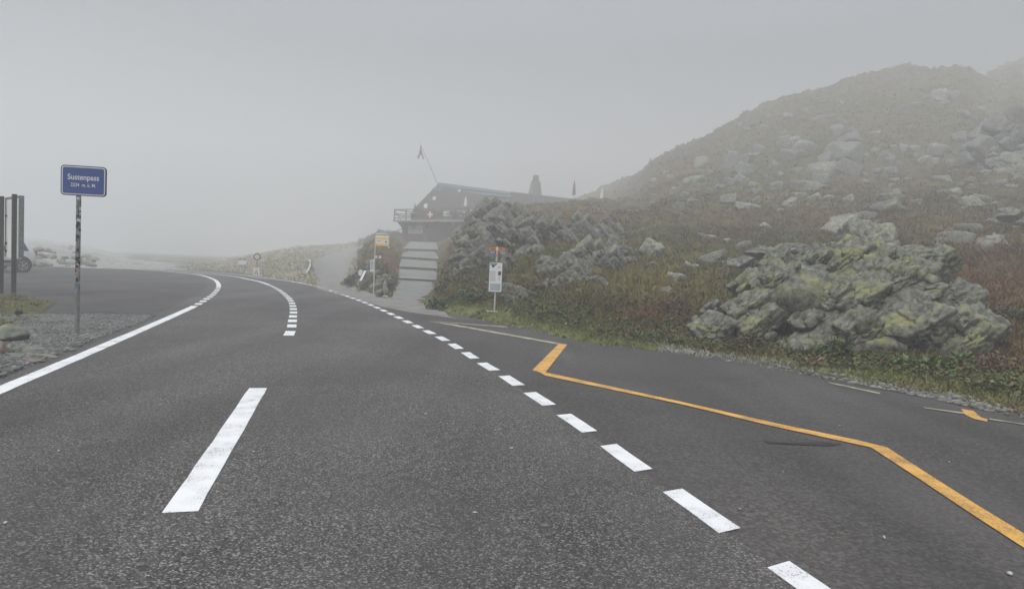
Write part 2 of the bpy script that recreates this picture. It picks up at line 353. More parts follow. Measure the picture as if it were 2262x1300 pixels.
def flat(name, pts, z, m, parent=None, kind='structure'):
    bm = bmesh.new(); f = bm.faces.new([bm.verts.new((p[0], p[1], z)) for p in pts])
    if f.normal.z < 0 or True:
        bm.normal_update()
        if f.normal.z < 0: f.normal_flip()
    bmesh.ops.triangulate(bm, faces=bm.faces)
    me = bpy.data.meshes.new(name); bm.to_mesh(me); bm.free(); me.materials.append(m)
    o = link(bpy.data.objects.new(name, me), parent)
    if kind: o['kind'] = kind
    return o

# ------------------------------------------------------------------ terrain: columns of (photo row, depth) from asphalt edge to ridge
COL = [
 (-1700, [(500, 34), (490, 36), (475, 44), (455, 60), (440, 90), (425, 130), (410, 200)]),
 (-700, [(548, 36), (538, 38), (522, 46), (512, 62), (502, 92), (492, 132), (480, 200)]),
 (0,   [(581, 38.5), (572, 40.5), (556, 47), (547, 62), (538, 92), (530, 135), (522, 200)]),
 (100, [(586, 38.8), (577, 40.8), (554, 48), (547, 62), (540, 92), (534, 135), (528, 200)]),
 (200, [(590, 39), (584, 41), (572, 48), (565, 64), (557, 94), (551, 135), (547, 200)]),
 (300, [(594, 40), (591, 42), (585, 50), (579, 66), (573, 96), (568, 136), (564, 200)]),
 (420, [(600, 43), (598, 46), (594, 54), (588, 70), (580, 98), (576, 138), (573, 200)]),
 (480, [(602, 44), (599, 48), (593, 56), (586, 72), (579, 98), (575, 138), (572, 200)]),
 (520, [(605, 41), (601, 42.5), (592, 45), (584, 49), (577, 56), (573, 66), (570, 88)]),
 (560, [(610, 38), (604, 39.2), (592, 41.5), (581, 45), (572, 52), (567, 62), (566, 88)]),
 (640, [(620, 33.2), (611, 34.5), (594, 37), (577, 40), (563, 45), (554, 54), (552, 88)]),
 (675, [(628, 30), (615, 31.5), (592, 34), (572, 38), (560, 43), (550, 54), (548, 88)]),
 (700, [(640, 26), (625, 29.5), (600, 34), (575, 41), (562, 48), (546, 56), (545, 88)]),
 (760, [(655, 22), (632, 27), (603, 34), (577, 42), (559, 50), (543, 58), (540, 88)]),
 (782, [(657, 21.5), (630, 27.2), (597, 31), (568, 38), (553, 46), (540, 58), (538, 88)]),
 (800, [(641, 26.3), (622, 27.2), (592, 29), (562, 32), (545, 38), (540, 50), (536, 88)]),
 (850, [(655, 22.5), (640, 23.2), (610, 25), (565, 30), (528, 37), (518, 46), (515, 80)]),
 (885, [(668, 20), (640, 23.6), (610, 27.5), (575, 33), (545, 39), (533, 45), (530, 80)]),
 (930, [(683, 17.6), (662, 21.2), (632, 25.3), (598, 32), (566, 38), (536, 45), (532, 80)]),
 (965, [(687, 17), (668, 20.5), (632, 25), (600, 30), (568, 36), (540, 43), (530, 80)]),
 (1000, [(692, 16.4), (660, 17.8), (610, 20.5), (570, 24.5), (535, 30), (520, 38), (520, 80)]),
 (1060, [(701, 15.3), (675, 16.6), (625, 18.6), (560, 21.8), (505, 26), (470, 30), (500, 60)]),
 (1110, [(713, 14.2), (690, 15.4), (640, 17.4), (570, 21), (510, 25.5), (466, 30), (485, 60)]),
 (1180, [(727, 13.1), (705, 14.2), (645, 16.6), (575, 20.6), (505, 26.5), (461, 32), (480, 60)]),
 (1260, [(745, 11.8), (722, 13), (640, 16.4), (540, 24), (461, 34), (463, 60), (450, 84)]),
 (1340, [(761, 11.0), (737, 12.3), (640, 16.5), (540, 24.5), (455, 37), (453, 60), (403, 80)]),
 (1450, [(778, 10.5), (752, 11.8), (685, 14.8), (590, 20.8), (510, 29), (430, 42), (338, 71)]),
 (1560, [(793, 10.0), (770, 11.1), (700, 14), (603, 19.8), (510, 29), (412, 43), (290, 68)]),
 (1620, [(803, 9.7), (778, 10.8), (710, 13.5), (612, 19), (514, 28), (405, 43), (252, 67)]),
 (1700, [(815, 9.3), (790, 10.3), (722, 13), (620, 18.2), (518, 27), (400, 42), (205, 66)]),
 (1850, [(841, 8.4), (815, 9.4), (742, 12), (632, 17), (520, 26), (390, 42), (158, 66)]),
 (2000, [(867, 7.7), (840, 8.6), (762, 11), (642, 16), (520, 25), (380, 41), (138, 65)]),
 (2110, [(887, 7.2), (860, 8.1), (780, 10.5), (650, 15.2), (520, 24.3), (372, 40), (140, 65)]),
 (2150, [(894, 7.0), (867, 7.9), (786, 10.2), (652, 14.9), (520, 24), (366, 40), (146, 78)]),
 (2262, [(914, 6.55), (885, 7.4), (803, 9.7), (657, 14.5), (510, 24), (345, 40), (110, 82)]),
 (2600, [(975, 5.5), (935, 6.4), (835, 9), (670, 14), (495, 24), (310, 40), (110, 82)]),
 (3600, [(1150, 3.9), (1080, 4.8), (920, 7.5), (720, 12), (500, 22), (330, 38), (200, 80)]),
]
def colz(px0, py, D):
    hy = 584+(px0-CX)*0.0437; tx = rayd(px0, hy); t = tx[0]/tx[1]
    a, b = np.array([t*D, D, 0.0]), np.array([0, 0, 1.0]); k = (CY-py)/F
    return t, H+(k*(FW@a)-(CU@a))/((CU@b)-k*(FW@b))
cT, cD, cZ = [], [], []
for px0, L in COL:
    t = colz(px0, 600, 10)[0]; ds, zs = [], []
    anc = max(20.0, L[0][1]); fac = 1.0 if px0 <= 480 else (2.5 if px0 < 790 else (2.1 if px0 < 1400 else (1.7 if px0 < 2140 else 1.8))); L = [(py, D if D < anc else anc+(D-anc)*fac) for py, D in L]
    for i, (py, D) in enumerate(L):
        z = colz(px0, py, D)[1]
        if i == 0: z = -0.035; 
        if i == 1: z = max(z, 0.04)
        ds.append(D); zs.append(z)
    ds = [ds[0]*0.3, ds[0]-0.5]+ds+[ds[-1]+40, 290]; zs = [-0.07, -0.07]+zs+[zs[-1]-7, zs[-1]-9]
    cT.append(t); cD.append(ds); cZ.append(zs)
cT, cD, cZ = np.array(cT), np.array(cD), np.array(cZ)
NT, ND = 900, 520
gT = np.concatenate([np.linspace(cT[0], -0.85, 90, endpoint=False), np.linspace(-0.85, 0.85, 700, endpoint=False), np.linspace(0.85, cT[-1], 110)])
gS = np.linspace(math.log(3.2), math.log(250), ND); gD = np.exp(gS)
Z = np.zeros((NT, ND)); EDGE = np.zeros(NT)
for i, t in enumerate(gT):
    j = min(max(np.searchsorted(cT, t)-1, 0), len(cT)-2); a = (t-cT[j])/(cT[j+1]-cT[j])
    ds = cD[j]*(1-a)+cD[j+1]*a; zs = cZ[j]*(1-a)+cZ[j+1]*a
    Z[i] = np.interp(gD, ds, zs); EDGE[i] = ds[2]
def smooth(A, k, ax):
    w_ = np.exp(-0.5*(np.arange(-3*k, 3*k+1)/k)**2); w_ /= w_.sum()
    Pd = np.pad(A, [(3*k, 3*k) if a == ax else (0, 0) for a in (0, 1)], mode='edge')
    return np.apply_along_axis(lambda v: np.convolve(v, w_, 'valid'), ax, Pd)
Zs = smooth(smooth(Z, 4, 1), 5, 0)
off = gD[None, :]-EDGE[:, None]
bl = sstep(0.6, 3.0, off); Z = Z*(1-bl)+Zs*bl
XX = gT[:, None]*gD[None, :]; YY = np.repeat(gD[None, :], NT, 0)
pp = np.stack([XX.ravel(), YY.ravel(), np.zeros(XX.size)], 1)
n1 = fbm(pp*0.22, 5, 3).reshape(Z.shape); n2 = fbm(pp*1.1, 5, 9).reshape(Z.shape); n3 = fbm(pp*3.3, 3, 21).reshape(Z.shape)
amp = sstep(0.2, 7.0, off)
PX, PY = proj(XX, YY, Z)
def inpoly(px, py, poly):
    r = np.zeros(px.shape, bool); n = len(poly)
    for i in range(n):
        x0, y0 = poly[i]; x1, y1 = poly[(i+1) % n]
        if y0 == y1: continue
        c = ((y0 > py) != (y1 > py)) & (px < (x1-x0)*(py-y0)/(y1-y0)+x0); r ^= c
    return r
TRACK = [(697, 640), (692, 612), (686, 590), (690, 573), (740, 558), (790, 546), (803, 541), (801, 549), (790, 566), (772, 590), (770, 612), (783, 640), (786, 665), (740, 660)]
intr = inpoly(PX, PY, TRACK) & (YY > 21) & (YY < 135)
inst = (PX > 850) & (PX < 1005) & (YY < 76) & inpoly(PX, PY, [(850, 700), (866, 640), (885, 540), (900, 520), (1000, 520), (985, 570), (965, 640), (955, 710)])
amp = np.where(intr | inst, amp*0.12, amp)
amp = np.where(PX < 790, amp*.35, amp)
Z += amp*(0.75*n1*np.clip(YY/45, 0.15, 2.0)+0.30*n2*np.clip(YY/28, 0.4, 1.8)+0.09*n3+0.5*n2*sstep(70, 110, YY))
Z += sstep(-0.2, 0.4, off)*0.03*n3
PX, PY = proj(XX, YY, Z)
def tz(x, y):
    t = x/y; i = np.interp(t, gT, np.arange(NT)); s = (math.log(max(y, 3.3))-gS[0])/(gS[-1]-gS[0])*(ND-1)
    i0 = min(int(i), NT-2); s0 = min(max(int(s), 0), ND-2); a, b = i-i0, s-s0
    return float(Z[i0, s0]*(1-a)*(1-b)+Z[i0+1, s0]*a*(1-b)+Z[i0, s0+1]*(1-a)*b+Z[i0+1, s0+1]*a*b)
def SD(px, D):
    a = max(20.0, edge_at(rayd(px, 584+(px-CX)*.0437)[0])); return D if D < a else a+(D-a)*(2.1 if px < 1400 else (1.7 if px < 2140 else 1.8))
def edge_at(t): return float(np.interp(t, gT, EDGE))
def hit(px, py, dmin=5.0):
    d = rayd(px, py); D = dmin
    while D < 190:
        z = H+d[2]*D/d[1]; x = d[0]*D/d[1]
        if z <= max(tz(x, D), 0.0 if D < edge_at(x/D) else -9): return Vector((x, D, max(tz(x, D), -0.0 if D < edge_at(x/D) else -9)))
        D += 0.05+D*0.003
    return Vector((d[0]*60/d[1], 60, tz(d[0]*60/d[1], 60)))

# heath colours, patch by patch
GREEN, YG, OLIVE, RUST, BROWN, DARK = [np.array(c) for c in ((.125, .135, .048), (.21, .195, .06), (.165, .15, .07), (.185, .122, .058), (.16, .12, .06), (.09, .07, .04))]
GREEN, YG, OLIVE, RUST, BROWN, DARK = [c*np.array([.64, .60, .56]) for c in (GREEN, YG, OLIVE, RUST, BROWN, DARK)]
GREYG = np.array((.17, .17, .15))
q = np.stack([XX.ravel()*0.16, YY.ravel()*0.13, np.zeros(XX.size)], 1)
m1 = fbm(q, 5, 40).reshape(Z.shape); m2 = fbm(q*2.2+5, 5, 50).reshape(Z.shape); m3 = fbm(q*5.0+9, 4, 60).reshape(Z.shape)
def blend(c, k, w_): return c*(1-w_[..., None])+k*w_[..., None]
colr = np.zeros(Z.shape+(3,))+OLIVE
colr = blend(colr, RUST, sstep(0.02, 0.30, m1)*0.8)
colr = blend(colr, GREEN, sstep(0.02, 0.30, -m1+0.25*m3)*0.7)
colr = blend(colr, DARK, sstep(0.10, 0.40, m2)*0.6)
for (zx, zy, rx, ry, k, a) in [(1400, 590, 120, 35, YG, .7), (1530, 560, 130, 30, YG, .5), (1460, 640, 110, 35, YG, .8), (1290, 560, 60, 30, GREEN, .6), (1480, 700, 120, 28, RUST, .7),
      (1230, 480, 130, 22, RUST, .45), (1700, 520, 150, 22, DARK, .5), (2060, 480, 120, 30, YG, .5), (1950, 420, 150, 30, RUST, .5), (2180, 560, 120, 60, RUST, .8), (1960, 600, 100, 40, RUST, .7), (2200, 660, 90, 50, RUST, .8),
      (2150, 770, 120, 30, RUST, .5), (1700, 480, 80, 15, DARK, .6), (1960, 535, 60, 40, DARK, .5), (1750, 700, 120, 40, DARK, .5), (1560, 480, 110, 25, RUST, .35), (1900, 300, 260, 70, OLIVE, .5),
      (2160, 360, 110, 50, RUST, .4), (1850, 270, 200, 40, BROWN, .5), (870, 590, 40, 40, RUST, .5), (860, 545, 40, 20, YG, .5), (1250, 530, 60, 20, DARK, .5), (2000, 780, 150, 30, GREEN, .6)]:
    ww = np.exp(-((PX-zx)/rx)**2-((PY-zy)/ry)**2)*a; colr = blend(colr, k, np.clip(ww*(1+0.9*m3), 0, 1))
verge = sstep(2.6, 0.6, off)
colr = blend(colr, np.array((.125, .140, .048)), verge*np.clip(0.85+1.2*m3, 0, 1))
gst = (off < 0.75+0.35*m3)*sstep(-0.12, 0.2, m2+0.2)*(PX > 1450)
colr = blend(colr, GREYG*1.2, gst*0.9)
colr = blend(colr, np.array((.36, .36, .33)), (PX < 420)*0.9)  # left ground paled in its colour to imitate fading into haze
colr = blend(colr, np.array((.31, .29, .21)), ((PX >= 420) & (PX < 790))*0.85)  # pale dry grass, with haze fading also painted into the colour
vid = np.arange(NT*ND).reshape(NT, ND)
quads = np.stack([vid[:-1, :-1], vid[1:, :-1], vid[1:, 1:], vid[:-1, 1:]], -1).reshape(-1, 4)
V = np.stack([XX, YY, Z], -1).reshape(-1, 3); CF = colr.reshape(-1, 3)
keep = (off > -0.8)[:-1, :-1].reshape(-1)
tr = intr[:-1, :-1].reshape(-1)
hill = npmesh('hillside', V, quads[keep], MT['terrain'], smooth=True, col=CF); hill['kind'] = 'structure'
used = np.unique(quads[tr]); remap = -np.ones(len(V), int); remap[used] = np.arange(len(used))
tk = npmesh('gravel_track', V[used]+np.array([0, 0, 0.035]), remap[quads[tr]], MT['track'], smooth=True); tk['kind'] = 'structure'
flat('ground', [(-320, -60), (320, -60), (320, 180), (-320, 180)], -0.12 - 0.0, MT['terrain'] if False else mat('far_ground', (0.13, 0.125, 0.07), 1.0, var=0.4, scale=0.5))
flat('valley_floor', [(-320, 150), (320, 150), (320, 320), (-320, 320)], -0.16, MT['track'])

# ------------------------------------------------------------------ asphalt
ed = []
for t in np.linspace(cT[0], cT[-1], 160):
    e = edge_at(t)+1.3; ed.append((t*e, e))
flat('parking_area', [(-60, -25), (26, -25)]+list(reversed(ed)), 0.0, MT['bay'])
LEFT = [(3.2, -20), (-1.0, -6)]+[tuple(G(*q)[:2]) for q in [(0, 862), (210, 773), (420, 681), (446, 667), (472, 649), (483, 632), (477, 620), (462, 613), (440, 607), (416, 604)]]+[(-23.5, 40.6), (-32, 44)]
CEN = [(4.5, -20)]+[tuple(G(*q)[:2]) for q in [(398, 1133), (570, 858), (641, 734), (646, 708), (648, 682), (642, 664), (630, 651), (612, 638), (580, 624), (550, 617), (520, 611), (476, 606)]]+[(-24, 42.3), (-32, 46)]
RIGHT = [(7.3, -20)]+[tuple(G(*q)[:2]) for q in [(1724, 1251), (1599, 1165), (1486, 1085), (1406, 1029), (1336, 978), (1238, 911), (1167, 866), (1109, 828), (1064, 802), (1001, 762), (973, 746), (820, 674), (760, 652), (700, 633), (640, 621), (560, 611), (540, 608)]]+[(-18.3, 40.6), (-25, 44.4), (-32, 47.5)]
def resample(pts, step=0.1):
    p = np.array(pts, float); out = []
    for i in range(len(p)-1):
        a = p[max(i-1, 0)]; b = p[i]; c = p[i+1]; d = p[min(i+2, len(p)-1)]; n = max(2, int(np.linalg.norm(c-b)/step))
        tb = (c-a)*np.linalg.norm(c-b)/max(np.linalg.norm(c-a), 1e-6); tc_ = (d-b)*np.linalg.norm(c-b)/max(np.linalg.norm(d-b), 1e-6)
        for k in range(n):
            u = k/n; out.append((2*u**3-3*u**2+1)*b+(u**3-2*u**2+u)*tb+(-2*u**3+3*u**2)*c+(u**3-u**2)*tc_)
    out.append(p[-1]); out = np.array(out)
    for _ in range(20): out[1:-1] = (out[:-2]+out[1:-1]*2+out[2:])/4
    s = np.concatenate([[0], np.cumsum(np.linalg.norm(np.diff(out, axis=0), axis=1))])
    return out, s
def at(L, s):
    o, ss = L; return np.array([np.interp(s, ss, o[:, 0]), np.interp(s, ss, o[:, 1])])
def nrm(L, s):
    d = at(L, s+0.15)-at(L, s-0.15); d /= np.linalg.norm(d); return np.array([d[1], -d[0]])
Ll, Lc, Lr = resample(LEFT), resample(CEN), resample(RIGHT)
def s_of(L, x, y): return float(L[1][np.argmin((L[0][:, 0]-x)**2+(L[0][:, 1]-y)**2)])
lb = [tuple(at(Ll, s)-nrm(Ll, s)*0.42) for s in np.arange(0.2, Ll[1][-1], 0.7)]
rb = [tuple(at(Lr, s)-nrm(Lr, s)*0.02) for s in np.arange(0.2, Lr[1][-1], 0.7)]
flat('road', lb+list(reversed(rb)), 0.004, MT['road'])
def strip(L, a, b, w_, m, z=0.008, rag=0.004, skew=0.0):
    n = max(1, int((b-a)/0.25)); top, bot = [], []
    for k in range(n+1):
        s = a+(b-a)*k/n
        c0 = at(L, s-skew); c1 = at(L, s+skew)
        top.append(c0-nrm(L, s)*(w_/2+random.uniform(-rag, rag))); bot.append(c1+nrm(L, s)*(w_/2+random.uniform(-rag, rag)))
    return top, bot
def marking(name, L, segs, w_, m, skew=0.0):
    mb = MB()
    for a, b in segs:
        t_, b_ = strip(L, a, b, w_, m, skew=skew)
        n = len(t_); vs = [(p[0], p[1], 0.008) for p in t_]+[(p[0], p[1], 0.008) for p in b_]
        mb.add(vs, [(i+n, i+n+1, i+1, i) for i in range(n-1)])
    return tag(mb.build(name, m), kind='structure')
sR = s_of(Lr, *G(1725, 1250)[:2]); sRs = s_of(Lr, *G(752, 650)[:2])
segs = []; s = sR-5.88-.0
while s < sRs: segs.append((s-0.60, s)); s += 0.98
segs.append((s-0.6, Lr[1][-1]-0.5))
marking('edge_line_marking', Lr, segs, 0.15, MT['white'], skew=0.02)
s1, s2 = s_of(Lc, *G(398, 1133)[:2]), s_of(Lc, *G(570, 858)[:2]); s3 = s_of(Lc, *G(639, 741)[:2]); s4 = s_of(Lc, *G(596, 630)[:2])
segs = [(s1-10, s1-6.5), (s1, s2)]; s = s3
while s < s4: segs.append((s, s+0.55+0.12*(s-s3 < 0.1))); s += 1.0+0.25*(s-s3 < 0.1)
segs.append((s, Lc[1][-1]-0.5))
marking('centre_line_marking', Lc, segs, 0.165, MT['white'])
s5, s6 = s_of(Ll, *G(430, 676)[:2]), s_of(Ll, *G(484, 635)[:2])
segs = [(0.5, s5)]; s = s5+0.4
while s < s6: segs.append((s, s+0.55)); s += 0.98
segs.append((s, Ll[1][-1]-0.5))
marking('left_line_marking', Ll, segs, 0.16, MT['white'])
def gq(name, polys, m, z=0.008):
    mb = MB()
    for poly in polys:
        mb.add([(p[0], p[1], z) for p in [G(*a) for a in poly]], [tuple(range(len(poly)))])
    o = mb.build(name, m); o['kind'] = 'structure'
    me = o.data
    bm = bmesh.new(); bm.from_mesh(me)
    for f in bm.faces:
        if f.normal.z < 0: f.normal_flip()
    bmesh.ops.triangulate(bm, faces=bm.faces); bm.to_mesh(me); bm.free(); return o
gq('yellow_zigzag_marking', [[(1235, 759), (1253, 761), (1205, 823), (1192, 823), (1176, 818)],
    [(1205, 823), (1205, 830.5), (1192, 823)],
    [(1205, 823), (1500, 887), (1720, 937), (1885, 971), (1959, 989), (1925, 989.5), (1880, 979.5), (1715, 944), (1498, 892), (1205, 830.5)],
    [(1925, 990), (1960, 989.5), (2050, 1048), (2160, 1118), (2262, 1180), (2500, 1330), (2440, 1340), (2262, 1212), (2130, 1126), (2020, 1052)]], MT['yellow'])
gq('faded_line_marking', [[(944, 709.5), (1000, 716), (1240, 759), (1232, 761), (1000, 719.5)], [(948, 709), (1120, 721.5), (1122, 724), (1000, 714)],
    [(1830, 844), (1945, 868), (1943, 871), (1832, 847)], [(2040, 900), (2130, 912), (2128, 915), (2042, 902)], [(2185, 925), (2262, 937), (2262, 939), (2185, 927)]], MT['faint'])
gq('yellow_arrow_marking', [[(2123, 904), (2150, 908), (2160, 917), (2168, 923), (2182, 927), (2180, 932), (2152, 926), (2138, 920), (2130, 915)]], MT['yellow'])
gq('tar_patch', [[(1684, 972), (1700, 975), (1760, 978), (1800, 975), (1862, 981), (1842, 985), (1790, 984), (1720, 980), (1697, 980)]], MT['tar'], 0.006)
gq('asphalt_seam', [[(120, 694), (170, 690), (240, 680), (330, 668), (440, 652), (442, 655), (340, 676), (250, 685), (180, 693)]], MT['seam'], 0.003)
gq('asphalt_seam', [[(800, 664), (850, 679), (900, 689), (960, 697), (1010, 704), (1008, 706), (955, 700), (895, 692), (845, 682), (797, 666)]], MT['seam'], 0.003)

# stair path and landing
gq('gravel_apron', [[(712, 633), (720, 618), (790, 640), (860, 652), (880, 645), (962, 660), (990, 698), (1010, 704), (960, 697), (900, 689), (850, 679), (800, 664), (760, 648)]], MT['track'], 0.007)

# ------------------------------------------------------------------ gravel bed, left foreground
def poly_grid(poly, step, zf, name, m, smooth_=True, col=None):
    xs = [p[0] for p in poly]; ys = [p[1] for p in poly]
    gx = np.arange(min(xs), max(xs), step); gy = np.arange(min(ys), max(ys), step)
    X, Y = np.meshgrid(gx, gy, indexing='ij'); ins = inpoly(X, Y, poly)
    pts = np.array(poly); d = np.full(X.shape, 9.0)
    for i in range(len(pts)):
        a, b = pts[i], pts[(i+1) % len(pts)]; ab = b-a; u = np.clip(((X-a[0])*ab[0]+(Y-a[1])*ab[1])/(ab@ab), 0, 1)
        d = np.minimum(d, np.hypot(X-a[0]-u*ab[0], Y-a[1]-u*ab[1]))
    d = np.where(ins, d, -d); Zg = zf(X, Y, d)
    idx = np.arange(X.size).reshape(X.shape)
    q_ = np.stack([idx[:-1, :-1], idx[1:, :-1], idx[1:, 1:], idx[:-1, 1:]], -1).reshape(-1, 4); k = (d > -step*1.2)[:-1, :-1].reshape(-1)
    return npmesh(name, np.stack([X, Y, Zg], -1).reshape(-1, 3), q_[k], m, smooth=smooth_)
def nz2(X, Y, f, s): return fbm(np.stack([X.ravel()*f, Y.ravel()*f, np.zeros(X.size)], 1), 4, s).reshape(X.shape)
gp = [tuple(G(*a)[:2]) for a in [(-900, 770), (-300, 716), (0, 697), (100, 696), (180, 694), (345, 698), (322, 712), (230, 746), (180, 766), (120, 790), (60, 812), (0, 836), (-250, 948), (-700, 1170)]]
gb = poly_grid(gp, 0.06, lambda X, Y, d: np.clip(d*0.5, -0.02, 0.03)+0.012*nz2(X, Y, 4, 5)*(d > 0.05), 'gravel_bed', MT['gravel']); gb['kind'] = 'structure'
gq('asphalt_lip', [[(100, 696), (180, 692), (255, 692), (348, 697.5), (340, 699.5), (255, 694.5), (180, 695)]], MT['tar'], 0.035)
ico = {}
def icosphere(n):
    if n not in ico:
        bm = bmesh.new(); bmesh.ops.create_icosphere(bm, subdivisions=n, radius=1)
        bm.verts.ensure_lookup_table()
        ico[n] = (np.array([v.co[:] for v in bm.verts]), np.array([[v.index for v in f.verts] for f in bm.faces])); bm.free()
    return ico[n]
def scatter_stones(name, pts, sizes, label_kind='stuff', cols=None, sub=1):
    Vi, Fi = icosphere(sub); n = len(pts); nv = len(Vi)
    out = np.zeros((n*nv, 3)); fc = np.zeros((n*len(Fi), 3), int); cc = np.zeros((n*nv, 3))
    for i in range(n):
        s = sizes[i]; sc_ = np.array([RNG.uniform(.7, 1.4), RNG.uniform(.5, 1.1), RNG.uniform(.3, .7)])*s
        a = RNG.uniform(0, 6.28); c, si = math.cos(a), math.sin(a)
        v = Vi*(1+RNG.uniform(-.28, .28, (nv, 1)))*sc_; v = np.stack([v[:, 0]*c-v[:, 1]*si, v[:, 0]*si+v[:, 1]*c, v[:, 2]], 1)
        out[i*nv:(i+1)*nv] = v+pts[i]; fc[i*len(Fi):(i+1)*len(Fi)] = Fi+i*nv
        cc[i*nv:(i+1)*nv] = cols[i] if cols is not None else RNG.uniform(.07, .30)*np.array([1, 1, .95])
    o = npmesh(name, out, fc, MT['stonea'], col=cc); o['kind'] = 'stuff'; return o
pts, sz = [], []
gpx = [p[0] for p in gp]; gpy = [p[1] for p in gp]
xs = RNG.uniform(-14, min(max(gpx), 2), 120000); ys = RNG.uniform(3.5, max(gpy), 120000); ok = inpoly(xs, ys, gp)
for x, y in zip(xs[ok], ys[ok]):
    if len(pts) >= 22000: break
    s = 0.009+0.014*RNG.random()**3+(0.018 if y < 9.5 and RNG.random() < .08 else 0)
    pts.append((x, y, 0.03)); sz.append(s)
scatter_stones('loose_gravel', pts, sz)
pts, sz, cl = [], [], []
for _ in range(3800):
    t = RNG.uniform(-0.05, 1.0); e = edge_at(t); o_ = abs(RNG.normal(0, .33)); D = e+o_*(0.9+e*0.03)
    if t < 0.2 and RNG.random() < .85: continue
    if fbm(np.array([[t*9, D*.35, 1.0]]), 3, 5)[0] < RNG.uniform(-.35, .25): continue
    x, y = t*D, D; pts.append((x, y, max(tz(x, y), 0.0)+0.01)); sz.append(0.014+0.03*RNG.random()**2.5); cl.append(RNG.uniform(.10, .30)*np.array([1, 1, .91]))
scatter_stones('verge_gravel', pts, sz, cols=cl)

# moss and grass patches of the left island
def patch(name, px, zmax, m, s):
    poly = [tuple(G(*a)[:2]) for a in px]
    o = poly_grid(poly, 0.07, lambda X, Y, d: 0.005+zmax*sstep(0, .8, d+.12*nz2(X, Y, 2, s))*(0.8+.5*nz2(X, Y, 1.3, s+3))+0.03*nz2(X, Y, 6, s+1)*(d > .05), name, m); o['kind'] = 'structure'; return poly
mpoly1 = patch('mossy_bank', [(-600, 640), (-200, 642), (0, 648), (50, 655), (108, 668), (85, 682), (70, 695), (0, 699), (-300, 705), (-700, 730)], 0.10, MT['moss'], 71)
mpoly2 = patch('moss_mound', [(-400, 712), (0, 700), (45, 704), (88, 714), (60, 726), (20, 734), (-100, 745), (-420, 770)], 0.12, MT['moss'], 75)

# ------------------------------------------------------------------ rocks
def shape(sub, seed, size, cuts=13, crack=0.06, cs=2.2, rough=0.05, strata=(0.4, 0.2, 1.0), block=0.08, fine=True):
    rg = np.random.default_rng(seed); Vi, Fi = icosphere(sub); v = Vi.copy(); r = np.ones(len(v))
    for _ in range(cuts):
        n = rg.normal(size=3); n /= np.linalg.norm(n); d = rg.uniform(.45, .85); q_ = v@n
        r = np.minimum(r, np.where(q_ > .05, d/np.maximum(q_, .05), 9))
    S = np.array(size); p = v*r[:, None]*S; L = float(np.mean(S))
    st = np.array(strata); st = st/np.linalg.norm(st)
    pq = p/L; pq = pq+st*(pq@st)[:, None]*0.9
    pq = pq+0.10*np.stack([fbm(pq*1.5, 3, seed+11), fbm(pq*1.5, 3, seed+12), fbm(pq*1.5, 3, seed+13)], 1)
    dsp = np.zeros(len(p))
    for sc_, bl_, ck_, wd_ in ([(1, 1.0, 1.0, .10), (2.3, .42, .5, .12), (5.1, .17, .22, .14)] if fine else [(1, 1.0, .6, .1)]):
        f1, f2, cid, tl = voro(pq*cs*sc_+seed*3.7, seed+int(sc_*5)); e = f2-f1
        dsp = dsp+block*bl_*((cid-.5)*.5+tl*.5)-crack*ck_*np.clip(1-e/wd_, 0, 1)
    dsp = dsp+rough*fbm(pq*5, 5, seed+3)
    dsp = np.clip(dsp, -.45, .30)
    return p+v*(dsp*L)[:, None], Fi
def rock(name, loc, size, seed, m, sub=4, rz=0.0, tilt=0.0, label=None, cat='rock', group=None, blocky=False, **k):
    if blocky:
        rg = np.random.default_rng(seed); a_, b_ = rg.normal(0, .25), rg.normal(0, .3); Q = np.array(Matrix.Rotation(a_, 3, 'X') @ Matrix.Rotation(b_, 3, 'Y') @ Matrix.Rotation(rg.normal(0, .5), 3, 'Z'))
        Vv, Fi = joint_block(rg, size, Q, sub, chops=5, rough=.05)
    else: Vv, Fi = shape(sub, seed, size, **k)
    o = npmesh(name, Vv, Fi, m, loc=loc, smooth=False)
    o.rotation_euler = (tilt, 0, rz); tag(o, label, cat, group); return o
def joint_block(rg, dims, Q, sub, chops=3, rough=.028):
    # one joint-bounded block: box planes along the bedding frame Q plus a few broken corners
    Vi, Fi = icosphere(sub); r = np.full(len(Vi), 9.0)
    for ax in range(3):
        for sg in (1, -1):
            n = Q[ax]*sg+rg.normal(0, .10, 3); n /= np.linalg.norm(n); q_ = Vi@n; r = np.minimum(r, np.where(q_ > .03, dims[ax]*rg.uniform(.8, 1)/np.maximum(q_, .03), 9))
    mx = max(dims)
    for _ in range(chops):
        n = rg.normal(size=3); n /= np.linalg.norm(n); dd = np.sqrt(((Q@n)**2)@(np.array(dims)**2)); q_ = Vi@n
        r = np.minimum(r, np.where(q_ > .03, dd*rg.uniform(.65, 1.05)/np.maximum(q_, .03), 9))
    p = Vi*np.minimum(r, mx*1.5)[:, None]; o_ = rg.uniform(0, 50, 3)
    d_ = rough*mx*fbm(p/mx*2.5+o_, 4, 5)
    if sub > 3:
        cell = .17; pq = (p@Q.T)*np.array([.7, 1.0, 1.5])/cell+o_
        f1, f2, cid, tl = voro(pq, int(o_[0]*7)); d_ = d_+.03*(cid-.5)+.07*tl-.075*np.clip(1-(f2-f1)/.12, 0, 1)
    p = p+Vi*d_[:, None]
    return p, Fi
